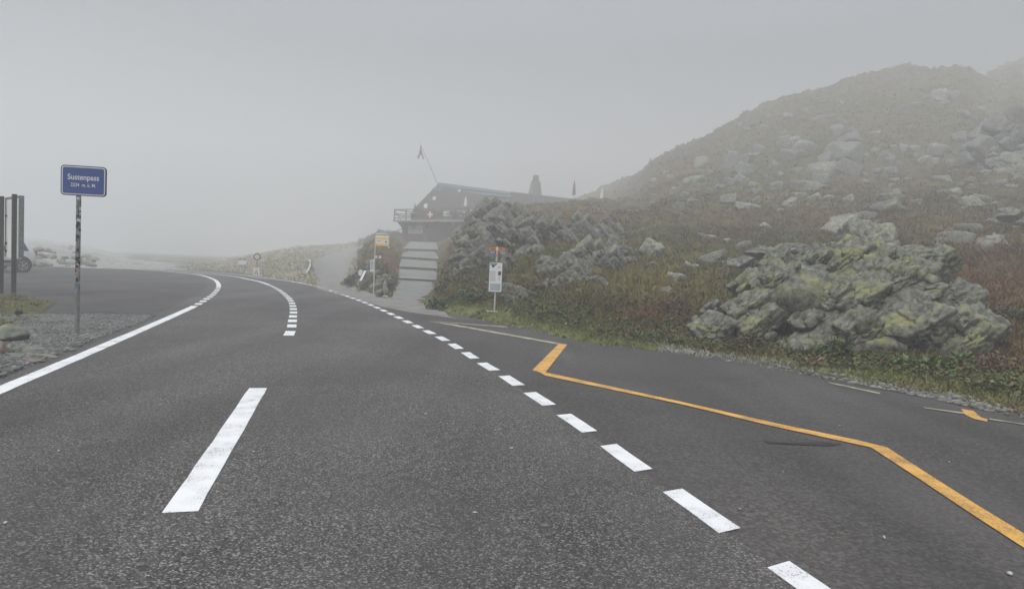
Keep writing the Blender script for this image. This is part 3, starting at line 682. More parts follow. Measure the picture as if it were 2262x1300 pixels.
def fractured(name, blocks, m, label, frame, nbig, nsmall, big=.42, small=.2, cap=.82, seed=1, down=-.35):
    rg = np.random.default_rng(seed); z_ = np.array(frame[0], float); z_ /= np.linalg.norm(z_); x_ = np.array(frame[1], float); x_ -= z_*(x_@z_); x_ /= np.linalg.norm(x_); y_ = np.cross(z_, x_)
    Q = np.stack([x_, y_, z_]); Vs, Fs, n = [], [], 0; els = []
    for b in blocks:
        D2 = SD(b[0], b[2]); g_ = D2/b[2]; els.append((np.array(P(b[0], b[1], D2)), np.array(b[3:6])*g_, g_))
    c0 = els[0][0].copy(); area = np.array([e[1][0]*e[1][2] for e in els]); area /= area.sum()
    def put(v, f):
        nonlocal n
        Vs.append(v-c0); Fs.append(f+n); n += len(v)
    for k, (c, r_, g_) in enumerate(els):
        v, f = shape(4, seed*10+k, tuple(r_*cap), cuts=9, crack=.03, block=.05); put(v+c, f)
    for cnt_, sz_, sb in ((nbig, big, 5 if nbig > 70 else 4), (nsmall, small, 3)):
        for i in range(cnt_):
            k = rg.choice(len(els), p=area); c, r_, g_ = els[k]
            while True:
                u = rg.normal(size=3); u /= np.linalg.norm(u)
                if u[2] > down and u[1] < .55: break
            pos = c+u*r_*(rg.uniform(.66, .84) if sb > 3 else rg.uniform(.78, .92)); s_ = sz_*g_*rg.uniform(.5, 1.0)**-1*.62*min(1.0, float(r_.mean())/.8/g_+.25)
            v, f = joint_block(rg, (s_*rg.uniform(.8, 1.5), s_*rg.uniform(.7, 1.1), s_*rg.uniform(.5, .95)), Q, sb, chops=rg.integers(2, 5))
            put(v+pos, f)
    o = npmesh(name, np.concatenate(Vs), np.concatenate(Fs), m, loc=tuple(c0))
    return tag(o, label, 'rock outcrop')
def outcrop(name, blocks, m, label, sub=5, **k):
    # blocks: (px, py, D, half sizes x,y,z, seed)
    Vs, Fs, n = [], [], 0; c0 = P(blocks[0][0], blocks[0][1], SD(blocks[0][0], blocks[0][2]))
    for (px, py, D, sx, sy, sz_, sd, *sb) in blocks:
        D2 = SD(px, D); g_ = D2/D; c = P(px, py, D2); Vv, Fi = shape(sb[0] if sb else sub, sd, (sx*g_, sy*g_, sz_*g_), **k)
        Vs.append(Vv+np.array(c-c0)); Fs.append(Fi+n); n += len(Vv)
    o = npmesh(name, np.concatenate(Vs), np.concatenate(Fs), m, loc=c0)
    return tag(o, label, 'rock outcrop')

kk = dict(crack=.11, cs=1.5, rough=.02, block=.26, strata=(-.5, .2, .85), cuts=12)
fractured('rock_outcrop', [(1790, 690, 12.0, 1.45, 1.1, 1.15, 11, 6), (1990, 712, 11.3, 1.15, 1.1, 1.05, 12, 6), (1650, 728, 12.2, 1.1, .9, .70, 13, 6), (1890, 650, 12.6, 1.35, 1.1, 1.12, 14, 6), (1900, 730, 11.2, 1.0, .6, .75, 33, 6),
    (2060, 745, 10.6, .56, .8, .72, 15, 6), (1605, 755, 11.8, .55, .6, .38, 16), (1910, 770, 10.5, .85, .6, .45, 17), (2105, 785, 10.3, .28, .5, .36, 18), (1740, 780, 10.9, .7, .5, .4, 19), (1700, 640, 13.2, .9, .7, .6, 20), (2010, 620, 12.2, .7, .6, .5, 31), (1585, 712, 12.6, .35, .5, .3, 32)],
    MT['lichen'], 'large fractured rock outcrop crusted with yellow green lichen beside the bus bay', ((-.62, -.35, .70), (.75, 0, .66)), 85, 110, .37, .10, seed=3)
rock('boulder', P(1912, 540, 16.8)+Vector((0, 0, -.05)), (.66, .6, .52), 44, MT['palerock'], sub=5, rz=.2, label='big smooth pale grey boulder sitting just above the lichen covered outcrop', cat='boulder', blocky=True)
ck = dict(crack=.13, cs=1.6, rough=.02, block=.28, strata=(.75, .2, .5), cuts=12)
fractured('rock_outcrop', [(1110, 512, 25.5, 1.35, 1.3, 1.15, 51, 6), (1062, 560, 22.8, .95, 1.1, 1.35, 52, 6), (1200, 535, 24.5, 1.2, 1.0, .75, 53, 6), (1285, 520, 25.8, 1.1, .9, .55, 54, 6), (1140, 560, 22.8, 1.1, .9, .95, 55), (1030, 600, 20.8, .62, .8, .8, 56), (1090, 600, 20.6, .8, .7, .6, 67), (1180, 585, 21.8, .7, .6, .4, 68),
    (1085, 475, 28.5, .8, 1.0, .5, 57), (1350, 525, 26.5, .7, .8, .4, 58), (1060, 610, 20.5, .7, .6, .7, 60)], MT['cliff'], 'grey craggy cliff beside the stair path below the hut terrace', ((.72, -.3, .6), (.5, .2, -.8)), 95, 260, .42, .13, seed=5)
fractured('rock_outcrop', [(1310, 580, 20.8, .9, .8, .52, 61, 6), (1240, 600, 20, .8, .8, .45, 62), (1375, 570, 21.5, .5, .6, .42, 63), (1290, 630, 18.2, .75, .6, .38, 64), (1230, 645, 17.8, .6, .5, .33, 65)],
    MT['cliff'], 'slabby pale ribbed outcrop in the middle of the slope right of the hiking signpost', ((.7, -.35, .6), (.6, .2, -.7)), 45, 110, .32, .10, seed=7)
outcrop('rock_outcrop', [(1700, 560, 19.5, .9, .8, .28, 71), (1760, 548, 20, .7, .6, .25, 72), (1640, 580, 18.5, .5, .5, .25, 73)], MT['rock'], 'low flat rubble ledge behind the lichen outcrop left of the big boulder', **kk)
# numbered view of the hillside stones: x, y, w, h in a crop of the photograph
HR = [(800, 690, 75, 45), (1030, 560, 80, 50), (1100, 595, 50, 35), (850, 630, 80, 25), (1310, 620, 170, 80), (1330, 560, 130, 30), (1230, 690, 150, 50), (1340, 690, 110, 50), (1210, 735, 100, 40), (1150, 780, 80, 60),
      (1550, 635, 70, 60), (735, 755, 60, 35), (790, 745, 60, 40), (680, 780, 30, 20), (730, 850, 70, 35), (820, 885, 100, 40), (880, 850, 40, 30), (960, 670, 40, 50), (1000, 715, 30, 20), (1080, 770, 60, 50),
      (500, 830, 40, 40), (440, 800, 30, 40), (460, 885, 50, 25), (535, 865, 60, 40), (335, 870, 30, 20), (1930, 530, 80, 45), (1970, 580, 60, 50), (1970, 640, 70, 40), (2050, 625, 40, 30), (2150, 660, 120, 70), (2240, 700, 60, 60),
      (2230, 740, 50, 30), (1890, 840, 50, 20), (1350, 850, 60, 30), (1560, 840, 90, 30), (1560, 895, 120, 50), (1160, 845, 80, 25), (1700, 865, 50, 20), (2100, 965, 60, 25), (2130, 1075, 90, 45), (1440, 935, 90, 30), (1320, 960, 100, 30),
      (920, 990, 50, 25), (1410, 390, 40, 15), (1210, 400, 40, 14), (1180, 435, 24, 14), (1270, 395, 20, 12), (820, 490, 40, 14), (905, 480, 40, 30), (1400, 370, 30, 18), (1380, 500, 60, 22), (1480, 510, 60, 30), (1040, 620, 90, 60), (770, 650, 90, 60), (1740, 640, 60, 30), (1830, 1060, 50, 25)]
for i, (x, y, w_, h_) in enumerate(HR):
    px, py = 1300+x*.4252, 80+y*.4252; hw, hh = w_*.4252/2, h_*.4252/2
    p = hit(px, py+hh*0.6); s = p.y/F
    rock('rock', p+Vector((0, 0, hh*s*0.1)), (hw*s*1.25, hw*s*1.0, max(hh*s*1.6, hw*s*.6, .2)), 200+i, MT['rock' if i % 3 else 'palerock'], sub=4, rz=random.uniform(-.4, .4), tilt=random.uniform(-.2, .2),
         label='grey rock lying among others in the hillside scree', group='grey rocks strewn over the hillside', blocky=True)
rock('rock_slab', hit(2145, 455)+Vector((0, 0, .1)), (1.0, .7, .42), 301, MT['palerock'], sub=5, rz=.3, tilt=.1, label='long pale slab of rock jutting from the slope above the rusty heath at right', cuts=9)
fractured('rock_outcrop', [(2240, 320, 38, 2.0, 1.6, 1.9, 81), (2300, 380, 36, 1.9, 1.4, 1.7, 82), (2180, 350, 38, 1.0, 1.0, .7, 83), (2200, 395, 35, 1.2, 1.0, .8, 84)], MT['rock'], 'tall pale crag at the right edge high on the slope', ((.5, -.3, .8), (1, 0, -.4)), 60, 80, .6, .25, seed=9)
outcrop('rock_outcrop', [(2230, 475, 24, .7, .6, .3, 85), (2290, 480, 23, .8, .6, .4, 86)], MT['rock'], 'low grey ledge at the right edge of the slope under the tall crag', **kk)
for (px, py, w_, h_, lab) in [(1445, 546, 47, 20, 'whale backed pale boulder in the grass right of the ribbed outcrop'), (1525, 587, 26, 12, 'small pale stone on the yellow green grass'), (1495, 615, 30, 18, 'rounded grey stone low on the yellow green grass'),
        (1205, 573, 20, 16, 'small round stone above the hiking signpost arrows'), (1470, 640, 18, 12, 'tiny pale stone in the rusty patch below the grass'), (2185, 533, 45, 18, 'flat pale stone in the rusty heath right of the big boulder'), (1745, 455, 30, 14, 'pale pebble like rock left of the dark heath strip'),
        (1850, 500, 60, 16, 'low stone ledge behind the big boulder'), (1780, 808, 0, 0, '')]:
    if not w_: continue
    p = hit(px, py+h_*.4); s = p.y/F
    rock('rock', p+Vector((0, 0, h_*s*.15)), (w_*s*.66, w_*s*.55, h_*s*.85), int(px), MT['palerock'], label=lab, blocky=True)
# left foreground rocks
for (px, py, D, sx, sy, sz_, mt, lab) in [(10, 752, 8.6, .28, .3, .17, 'palerock', 'rounded pale lichen boulder on the gravel at the left edge'), (0, 790, 7.6, .13, .15, .12, 'pinkrock', 'pinkish brown stone under the pale boulder at the left edge'),
        (58, 783, 7.9, .22, .14, .06, 'rock', 'dark flat slab on the gravel beside the pinkish stone'), (95, 797, 7.5, .17, .08, .045, 'palerock', 'thin tilted pale slab near the white edge line'), (140, 779, 8.05, .16, .06, .03, 'rock', 'narrow dark stone at the asphalt shoulder near the sign post'),
        (30, 803, 7.4, .12, .08, .05, 'rock', 'small grey stone below the dark flat slab'), (70, 808, 7.2, .14, .07, .035, 'pinkrock', 'brownish flat stone next to the thin tilted slab')]:
    p = P(px, py, D); p.z = max(p.z, sz_*.5)
    rock('stone', p, (sx, sy, sz_), int(px)+901, MT[mt], sub=4, rz=random.uniform(.1, .6), label=lab, cat='stone', cuts=9, crack=.03, block=.05)
# rubble bank beyond the parking area
for i in range(46):
    px = random.uniform(78, 215); f = random.random(); top = np.interp(px, [78, 100, 160, 215], [535, 532, 540, 572]); py = 588-(588-top)*f*f
    p = hit(px, py, 30); s = random.uniform(.16, .42)*(1.6 if random.random() < .15 else 1)
    rock('rock', p+Vector((0, 0, s*.2)), (s*1.2, s, s*.75), 400+i, MT['palerock' if i % 2 else 'rock'], sub=2, rz=random.uniform(0, 3), label='block of pale rubble on the bank beyond the parking area', group='rubble on the bank beyond the parking area', fine=False)
proto = [joint_block(np.random.default_rng(500+i), (1, .8, .7), np.eye(3), 3, chops=5, rough=.05) for i in range(10)]
pm = []
for i, (v, f) in enumerate(proto):
    o = npmesh('rock', v, f, MT['rock' if i % 3 else 'palerock']); pm.append(o.data); bpy.data.objects.remove(o)
cnt = 0
while cnt < 190:
    px = random.uniform(1330, 2262); py = random.uniform(215, 620)
    if PY.size and py < np.interp(px, [1330, 1450, 1560, 1700, 1850, 2262], [470, 360, 320, 240, 200, 170]): continue
    p = hit(px, py); m_ = fbm(np.array([[p.x*.12, p.y*.12, 3.3]]), 3, 77)[0]
    cl_ = max(math.exp(-((px-1740)/170)**2-((py-370)/75)**2), math.exp(-((px-2180)/110)**2-((py-370)/110)**2), .7*math.exp(-((px-1480)/90)**2-((py-410)/40)**2))
    if m_ < random.uniform(-.2, .35)-.5*cl_+.12: continue
    o = bpy.data.objects.new('rock', pm[random.randrange(10)]); C.objects.link(o); s = random.uniform(.10, .30)*(0.5+p.y/40)
    s *= random.choice([.6, .8, 1, 1.5]); o.scale = (s*random.uniform(.8, 1.5), s, s*random.uniform(.8, 1.5)); o.rotation_euler = (random.uniform(-.3, .3), 0, random.uniform(0, 6.3)); o.location = p+Vector((0, 0, s*random.uniform(-.25, .1)))
    tag(o, 'small grey stone half sunk in the heath of the hillside', 'rock', 'small stones half sunk in the hillside heath'); cnt += 1

# ------------------------------------------------------------------ vegetation
SHADE = 1.0
def colour_at(x, y):
    i = int(np.interp(x/y, gT, np.arange(NT))); s = int(np.clip((math.log(y)-gS[0])/(gS[-1]-gS[0])*(ND-1), 0, ND-1))
    return colr[min(i, NT-1), s]
def blades(pts, hts, cols, per, wid, lean=.5):
    n = len(pts)*per; pts = np.repeat(np.array(pts), per, 0); hts = np.repeat(np.array(hts), per)*RNG.uniform(.5, 1.15, n); cols = np.repeat(np.array(cols), per, 0)*RNG.uniform(.72, 1.32, (n, 1))
    wd = np.repeat(np.array(wid), per)*RNG.uniform(.6, 1.3, n); a = RNG.uniform(0, 6.283, n); b = RNG.uniform(0, 6.283, n)
    base = pts+np.stack([RNG.normal(0, .45, n)*hts, RNG.normal(0, .45, n)*hts, -0.02*np.ones(n)], 1)
    sd = np.stack([np.cos(a), np.sin(a), np.zeros(n)], 1)*wd[:, None]*.5
    ln = RNG.uniform(.1, lean, n)*hts; d = np.stack([np.cos(b)*ln, np.sin(b)*ln, hts], 1)
    v = np.stack([base-sd, base+sd, base+d*.55+sd*.7, base+d*.55-sd*.7, base+d*np.array([1.5, 1.5, 1])], 1).reshape(-1, 3)
    i = np.arange(n)[:, None]*5; q_ = np.concatenate([i+np.array([[0, 1, 2]]), i+np.array([[0, 2, 3]]), i+np.array([[3, 2, 4]])], 0)
    return v, q_, np.repeat(cols, 5, 0)
def stuff(name, parts):
    V_, F_, C_, n = [], [], [], 0
    for v, f, c in parts: V_.append(v); F_.append(f+n); C_.append(c); n += len(v)
    o = npmesh(name, np.concatenate(V_), np.concatenate(F_), MT['plant'], col=np.clip(np.concatenate(C_), 0, 1)); o['kind'] = 'stuff'; return o
pts, ht, cl, wd = [], [], [], []
for _ in range(62000):
    t = RNG.uniform(-0.50, 1.05); D = math.exp(RNG.uniform(math.log(6), math.log(125))); off_ = D-edge_at(t)
    if off_ < .12: continue
    x, y = t*D, D
    i = int(np.interp(t, gT, np.arange(NT))); s = int((math.log(y)-gS[0])/(gS[-1]-gS[0])*(ND-1))
    if intr[i, s] or inst[i, s]: continue
    pxx = PX[i, s]
    h = (.042+.04*min(off_, 1.5)/1.5+.07*min(max(off_-1.2, 0), 3)/3*RNG.random()**2)*(1+D/60)
    if D > 40: h *= .8
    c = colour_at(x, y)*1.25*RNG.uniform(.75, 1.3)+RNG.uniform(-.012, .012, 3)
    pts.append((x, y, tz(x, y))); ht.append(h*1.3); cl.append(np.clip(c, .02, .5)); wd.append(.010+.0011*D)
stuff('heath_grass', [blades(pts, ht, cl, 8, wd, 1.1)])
# low leafy weeds at the foot of the slope
def leaves(c, n, rx, ry, rz_, size, col, colv=.3, flatness=.6):
    u = RNG.normal(size=(n, 3)); u /= np.linalg.norm(u, axis=1)[:, None]; r = RNG.uniform(.35, 1, n)**.6
    p = u*np.array([rx, ry, rz_])*r[:, None]; p[:, 2] = np.abs(p[:, 2]); p += np.array(c)
    a = RNG.uniform(0, 6.283, n); tl = RNG.normal(0, flatness, n); s = size*RNG.uniform(.55, 1.35, n)
    d = np.stack([np.cos(a)*np.cos(tl), np.sin(a)*np.cos(tl), np.sin(tl)], 1)*s[:, None]; w2 = np.stack([-np.sin(a), np.cos(a), RNG.normal(0, .35, n)], 1)*s[:, None]*.42
    v = np.stack([p, p+d*.5+w2, p+d, p+d*.5-w2], 1).reshape(-1, 3); i = np.arange(n)[:, None]*4
    f = np.concatenate([i+np.array([[0, 1, 2]]), i+np.array([[0, 2, 3]])], 0)
    cc = np.array(col)*RNG.uniform(1-colv, 1+colv, (n, 1)); return v, f, np.repeat(cc, 4, 0)
prt = []
for _ in range(1500):
    t = RNG.uniform(-0.13, 1.05); e = edge_at(t); D = e+1.0+abs(RNG.normal(0, 1.0))*(.6+e*.06); x, y = t*D, D
    if -.2 < t < -.1 or (-.06 < t < .0 and D < 16.5): continue
    g = RNG.random(); col = (.065, .095, .035) if g < .45 else ((.13, .14, .045) if g < .7 else ((.12, .075, .04) if g < .9 else (.20, .16, .08)))
    r = RNG.uniform(.08, .24); prt.append(leaves((x, y, tz(x, y)), int(26), r, r, r*.7, RNG.uniform(.03, .065), col))
stuff('roadside_weeds', prt)
prt = []
for _ in range(900):
    poly = mpoly1 if RNG.random() < .6 else mpoly2; x, y = RNG.uniform(-16, -5), RNG.uniform(7, 18)
    if not inpoly(np.array([x]), np.array([y]), poly)[0]: continue
    prt.append(leaves((x, y, .07), 22, .12, .12, .05, .035, (.16, .17, .05) if RNG.random() < .7 else (.13, .08, .04)))
if prt: stuff('moss_tufts', prt)
prt = []
for _ in range(1300):
    t = RNG.uniform(-0.16, 1.0); D = math.exp(RNG.uniform(math.log(9), math.log(75))); off_ = D-edge_at(t)
    if off_ < 2.2: continue
    x, y = t*D, D; i = int(np.interp(t, gT, np.arange(NT))); s_ = int((math.log(y)-gS[0])/(gS[-1]-gS[0])*(ND-1))
    if inst[i, s_] or intr[i, s_] or m2[i, s_] < RNG.uniform(-.25, .15): continue
    r = RNG.uniform(.14, .38)*(1+D/60); g = RNG.random(); base = colour_at(x, y)
    col = base*.8 if g < .5 else (base*np.array([.65, .85, .6]) if g < .75 else base*np.array([1.3, .9, .8]))
    prt.append(leaves((x, y, tz(x, y)-.03), 46, r*1.3, r, r*.55, .05+D*.0016, col, .3))
stuff('heather_clumps', prt)
def bush(name, px, py, D, w_, h_, cols, n, size, label, cat='bush', stems=8):
    b = P(px, py, D) if D else hit(px, py)
    if D: b.z = min(b.z, max(tz(b.x, b.y), 0))
    e_ = empty(name, b, 0, label, cat)
    parts = []
    for k in range(max(3, int(w_/.18))):
        ox, oy = random.uniform(-.5, .5)*w_, random.uniform(-.3, .3)*w_; hh = h_*random.uniform(.5, 1)*(1-.6*abs(ox)/w_)
        zb = tz(b.x+ox, b.y+oy)-b.z
        for c in cols: parts.append(leaves((ox, oy, zb+hh*.25), n//len(cols), .22*w_/1.0+.06, .2, hh*.75, size, c, .35))
    V_, F_, C_, m_ = [], [], [], 0
    for v, f, c in parts: V_.append(v); F_.append(f+m_); C_.append(c); m_ += len(v)
    npmesh('foliage', np.concatenate(V_), np.concatenate(F_), MT['plant'], parent=e_, col=np.concatenate(C_))
    mb = MB()
    for k in range(stems):
        x, y = random.uniform(-.35, .35)*w_, random.uniform(-.1, .1); z0 = tz(b.x+x, b.y+y)-b.z
        mb.tube([(x*.7, y, z0-.03), (x*.9, y, z0+h_*.4), (x*1.1+random.uniform(-.05, .05), y, z0+h_*.75)], .008, 5, .004)
    mb.build('stem', MT['woodgrey'], e_); return e_
bush('leafy_bush', 1000, 668, 17.6, 1.0, .5, [(.10, .15, .06), (.16, .19, .08)], 160, .09, 'pale green broad leaved bush at the foot of the stair path')
bush('leafy_bush', 1060, 668, 17.0, .7, .42, [(.07, .12, .06), (.12, .15, .07)], 150, .09, 'darker green bush left of the signpost foot under the cliff')
bush('leafy_bush', 975, 640, 20.5, .6, .5, [(.09, .12, .05), (.14, .13, .06)], 110, .08, 'green bush hugging the right side of the lowest ramp')
bush('shrub', 790, 612, 27.6, 1.0, .75, [(.10, .12, .06), (.08, .09, .05)], 200, .07, 'dark wiry shrub on the bank between gravel track and bus stop pole')
bush('shrub', 815, 575, 30, 1.2, .7, [(.13, .14, .07), (.10, .10, .05)], 180, .07, 'grey green shrub on top of the bank above the bus stop pole')
bush('shrub', 1470, 690, None, .8, .3, [(.16, .10, .09), (.12, .08, .06)], 120, .05, 'reddish purple low shrub left of the lichen outcrop')
bush('fern', 1330, 660, None, .5, .22, [(.22, .20, .05), (.16, .18, .05)], 90, .06, 'small yellow green plant below the ribbed outcrop', 'plant')
bush('leafy_bush', 1860, 775, 9.9, .55, .5, [(.06, .095, .04), (.10, .12, .045)], 160, .06, 'dark green shrub growing from the cleft in the lichen outcrop')
bush('fern', 2020, 818, 9.0, .5, .24, [(.10, .15, .045), (.14, .19, .06)], 130, .085, 'bright green fern like plant at the foot of the lichen outcrop', 'plant')
bush('leafy_bush', 2090, 790, 9.4, .45, .35, [(.09, .14, .04), (.15, .18, .05)], 130, .06, 'light green bush by the right foot of the lichen outcrop')
bush('shrub', 2170, 820, 9.0, .6, .34, [(.16, .085, .05), (.10, .065, .04)], 170, .045, 'rusty brown shrub at the right end of the verge')
bush('dry_tuft', 1805, 808, 9.6, .22, .16, [(.27, .20, .12), (.20, .15, .09)], 90, .05, 'straw coloured dry tuft on the verge before the lichen outcrop', 'plant')
bush('shrub', 1640, 775, 10.9, .7, .35, [(.10, .10, .05), (.13, .09, .05)], 150, .05, 'brown green scrub against the left foot of the lichen outcrop')
bush('shrub', 2230, 700, 12.5, .8, .4, [(.07, .10, .05), (.10, .10, .05)], 150, .06, 'dark green shrub right of the lichen outcrop')
bush('shrub', 1175, 640, None, .7, .3, [(.11, .11, .05), (.15, .12, .06)], 130, .05, 'olive scrub just right of the signpost panel')
bush('shrub', 1240, 695, None, .8, .3, [(.09, .13, .05), (.12, .12, .05)], 140, .06, 'low green scrub between signpost and asphalt corner')

# ------------------------------------------------------------------ stair path
st = empty('ramp_stairs', P(920, 650, 22), 0, 'pale concrete ramp of five long steps climbing to the hut', 'stairs')
o0 = st.location.copy()
lips = [((866, 652), (958, 668), 21.7, 0.0), ((880.7, 612), (963, 617), 30.1, .12), ((882, 587), (969, 592), 38.9, .17), ((887, 565.5), (973, 571), 47.3, .19), ((891, 548), (982, 550.5), 57.8, .22), ((907, 529.5), (999, 533), 70.4, .17)]
for i in range(5):
    (l0, r0, D0, h0), (l1, r1, D1, h1) = lips[i], lips[i+1]
    a, b = P(*l0, D0)-o0, P(*r0, D0)-o0; c, d = P(*r1, D1)-o0, P(*l1, D1)-o0
    if i == 0: a.z = b.z = .03-o0.z; 
    c.z -= h1; d.z -= h1; dn = Vector((0, 0, -.6))
    mb = MB(); mb.hexa([a+dn, b+dn, c+dn, d+dn, a, b, c, d]); mb.build('step', MT['concrete'], st)
    if i:
        f = Vector((0, -.035, 0)); t_ = Vector((0, 0, .012)); k = (c-b)*.03
        mb = MB(); mb.hexa([a+f-t_*2.5, b+f-t_*2.5, b+k-t_, a+k-t_, a+f+t_, b+f+t_, b+k+t_, a+k+t_]); mb.build('nosing', MT['palewood'] if False else mat('pale_nosing', (.42, .42, .37), .8), st)
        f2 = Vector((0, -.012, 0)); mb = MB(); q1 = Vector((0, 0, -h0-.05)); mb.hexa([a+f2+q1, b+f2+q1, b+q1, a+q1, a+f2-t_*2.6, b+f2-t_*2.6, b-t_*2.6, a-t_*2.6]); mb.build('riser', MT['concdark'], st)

# landing sheet draping from the apron to the first ramp
mb = MB(); A = [G(846, 668, .012), G(972, 696, .012)]; B = [P(866, 652, 21.7), P(958, 668, 21.7)]
B[0].z = B[1].z = .028
mb.add([A[0], A[1], B[1], B[0]], [(0, 1, 2, 3)]); tag(mb.build('footpath', MT['track']), kind='structure')

# standing stone and leaning things by the bus stop
p = G(852, 657)
sroot = rock('standing_stone', p+Vector((.0, 0, .28)), (.11, .1, .36), 611, MT['palerock'], sub=4, label='narrow pale standing stone at the lower left corner of the stair path', cat='stone', cuts=9)
rock('capstone', p+Vector((.09, .02, .64)), (.17, .14, .055), 612, MT['cliff'], sub=3, label='flat grey stone balanced on the pale standing stone', cat='stone')
rock('rock', p+Vector((-.22, .1, .1)), (.2, .18, .2), 613, MT['cliff'], sub=4, label='rough grey block left of the pale standing stone')
rock('rock', p+Vector((.05, -.25, .02)), (.16, .14, .08), 614, MT['palerock'], sub=3, label='white chipped stone lying in front of the standing stone')
for i, (px, py, D, sx, sy, sz_, lab) in enumerate([(815, 615, 27.2, .5, .5, .5, 'large weathered rock on the bank behind the bus stop pole'), (835, 638, 24.8, .38, .4, .36, 'grey rock right of the foot of the bus stop pole'), (856, 622, 24.8, .28, .35, .3, 'rock in the bank above the standing stone'),
        (800, 632, 26.6, .25, .3, .25, 'low rock below the leaning white marker board'), (822, 588, 28.6, .3, .4, .35, 'rock high on the bank level with the timetable case')]):
    rock('rock', P(px, py, D), (sx, sy, sz_), 621+i, MT['cliff'], sub=4, label=lab, blocky=True)
rock('rock', P(1150, 660, 16.2), (.5, .4, .3), 66, MT['cliff'], sub=5, label='low pale rock in the scrub just right of the information panel', blocky=True)
wb = empty('marker_board', P(795, 622, 26.3), 0, 'white narrow marker board leaning on the rocks left of the bus stop pole', 'marker')
mb = MB(); a, b = P(796, 620, 26.2)-wb.location, P(807, 597, 26.4)-wb.location
mb.hexa([a+Vector((-.05, 0, 0)), a+Vector((.05, 0, 0)), a+Vector((.05, .03, 0)), a+Vector((-.05, .03, 0)), b+Vector((-.05, 0, 0)), b+Vector((.05, 0, 0)), b+Vector((.05, .03, 0)), b+Vector((-.05, .03, 0))]); mb.build('board', MT['signwhite'], wb)
mb = MB(); mb.hexa([a+Vector((-.08, .035, -.04)), a+Vector((.08, .035, -.04)), a+Vector((.08, .05, -.04)), a+Vector((-.08, .05, -.04)), b+Vector((-.08, .035, .04)), b+Vector((.08, .035, .04)), b+Vector((.08, .05, .04)), b+Vector((-.08, .05, .04))]); mb.build('backing', MT['black'], wb)
rs = empty('round_disc', P(797, 602, 26.9), 0, 'pale round disc leaning on the bank behind the white marker board', 'sign')
mb = MB(); mb.lathe([(.075, -.01), (.13, -.012), (.13, .012), (.075, .01)], 20, axis='y', sq=(.75, 1)); mb.build('rim', MT['signwhite'], rs)
mb = MB(); mb.lathe([(.05, -.008), (.074, -.006), (.074, .006), (.05, .008)], 18, axis='y', sq=(.75, 1)); mb.build('face', MT['steel'], rs)

# ------------------------------------------------------------------ place name sign
b = G(170, 741); sg = empty('place_name_sign', b, rad(10), 'blue and white place name sign on a sticker covered pole at the left roadside', 'road sign')
W_, H_ = .60, .43
mb = MB(); mb.tube([(0, 0, -.1), (0, 0, 2.10)], .031, 14); pole = mb.build('pole', MT['steel'], sg, smooth=False)
zc = 2.255; cx = .085
mb = MB(); mb.prism(rrect(W_, H_, .05, cx=cx, cz=zc), -.055, -.035); mb.build('frame', MT['darkframe'], sg)
mb = MB(); mb.prism(rrect(W_-.028, H_-.028, .038, cx=cx, cz=zc), -.058, -.0545); mb.build('border', MT['signwhite'], sg)
mb = MB(); mb.prism(rrect(W_-.056, H_-.056, .026, cx=cx, cz=zc), -.061, -.0575); mb.build('panel', MT['blue'], sg)
text('lettering', 'Sustenpass', .112, MT['signwhite'], sg, (cx, -.063, zc+.046), bold=.0012, xs=.86)
text('lettering', '2224  m. ü. M.', .070, MT['signwhite'], sg, (cx, -.063, zc-.064), bold=.0006, xs=.82)
mb = MB(); mb.box((cx, -.02, zc+.1), (.44, .02, .03)); mb.box((cx, -.02, zc-.12), (.44, .02, .03)); mb.build('bracket', MT['steel'], sg)
sc_cols = [MT['black'], MT['signwhite'], mat('sticker_dark', (.06, .055, .06), .6), MT['steel'], mat('sticker_pink', (.45, .30, .30), .6), mat('sticker_grey', (.3, .31, .31), .6)]
z = .62
while z < 2.08:
    hgt = random.uniform(.018, .07); a0 = random.uniform(math.pi, 2*math.pi); span = random.uniform(.7, 1.7)
    ms = random.choices(sc_cols, [5, 2.5, 3, 1.5, .5, 1.5])[0]
    if .66 < z < .75: ms = MT['bluep']
    mb = MB(); n = 8; vs = []
    for k in range(n+1):
        a = a0-span/2+span*k/n
        for zz in (z, z+hgt): vs.append((.0322*math.cos(a), .0322*math.sin(a), zz))
    mb.add(vs, [(2*k, 2*k+2, 2*k+3, 2*k+1) for k in range(n)]); mb.build('sticker', ms, sg); z += hgt*random.uniform(.35, .85)

# ------------------------------------------------------------------ notice board at the left edge
b = G(30, 655); nb = empty('notice_board', b, rad(-41.5), 'pale backed notice board on dark posts cut by the left edge of the view', 'notice board')
L_ = 1.35
mb = MB(); mb.box((0, 0, 1.2), (.095, .095, 2.6)); mb.build('post', MT['woodpost'], nb, bevel=.012)
mb = MB(); mb.box((-L_, 0, 1.2), (.095, .095, 2.6)); mb.build('post', MT['woodpost'], nb, bevel=.012)
mb = MB(); mb.box((-L_/2, .12, 1.68), (L_+.14, .05, 1.5)); mb.build('panel', MT['panelgrey'], nb, bevel=.006)
mb = MB(); mb.box((-L_/2, .13, 2.45), (L_+.2, .09, .05)); mb.box((-L_/2+(L_+.16)/2, .13, 1.72), (.05, .09, 1.5)); mb.box((-L_/2-(L_+.16)/2, .13, 1.72), (.05, .09, 1.5)); mb.build('frame', MT['steel'], nb)
mb = MB()
for zz in (1.1, 1.3, 2.0): mb.tube([(-L_+.1, .05, zz), (-L_+.1, .14, zz)], .025, 8)
mb.build('bolt', MT['black'], nb)

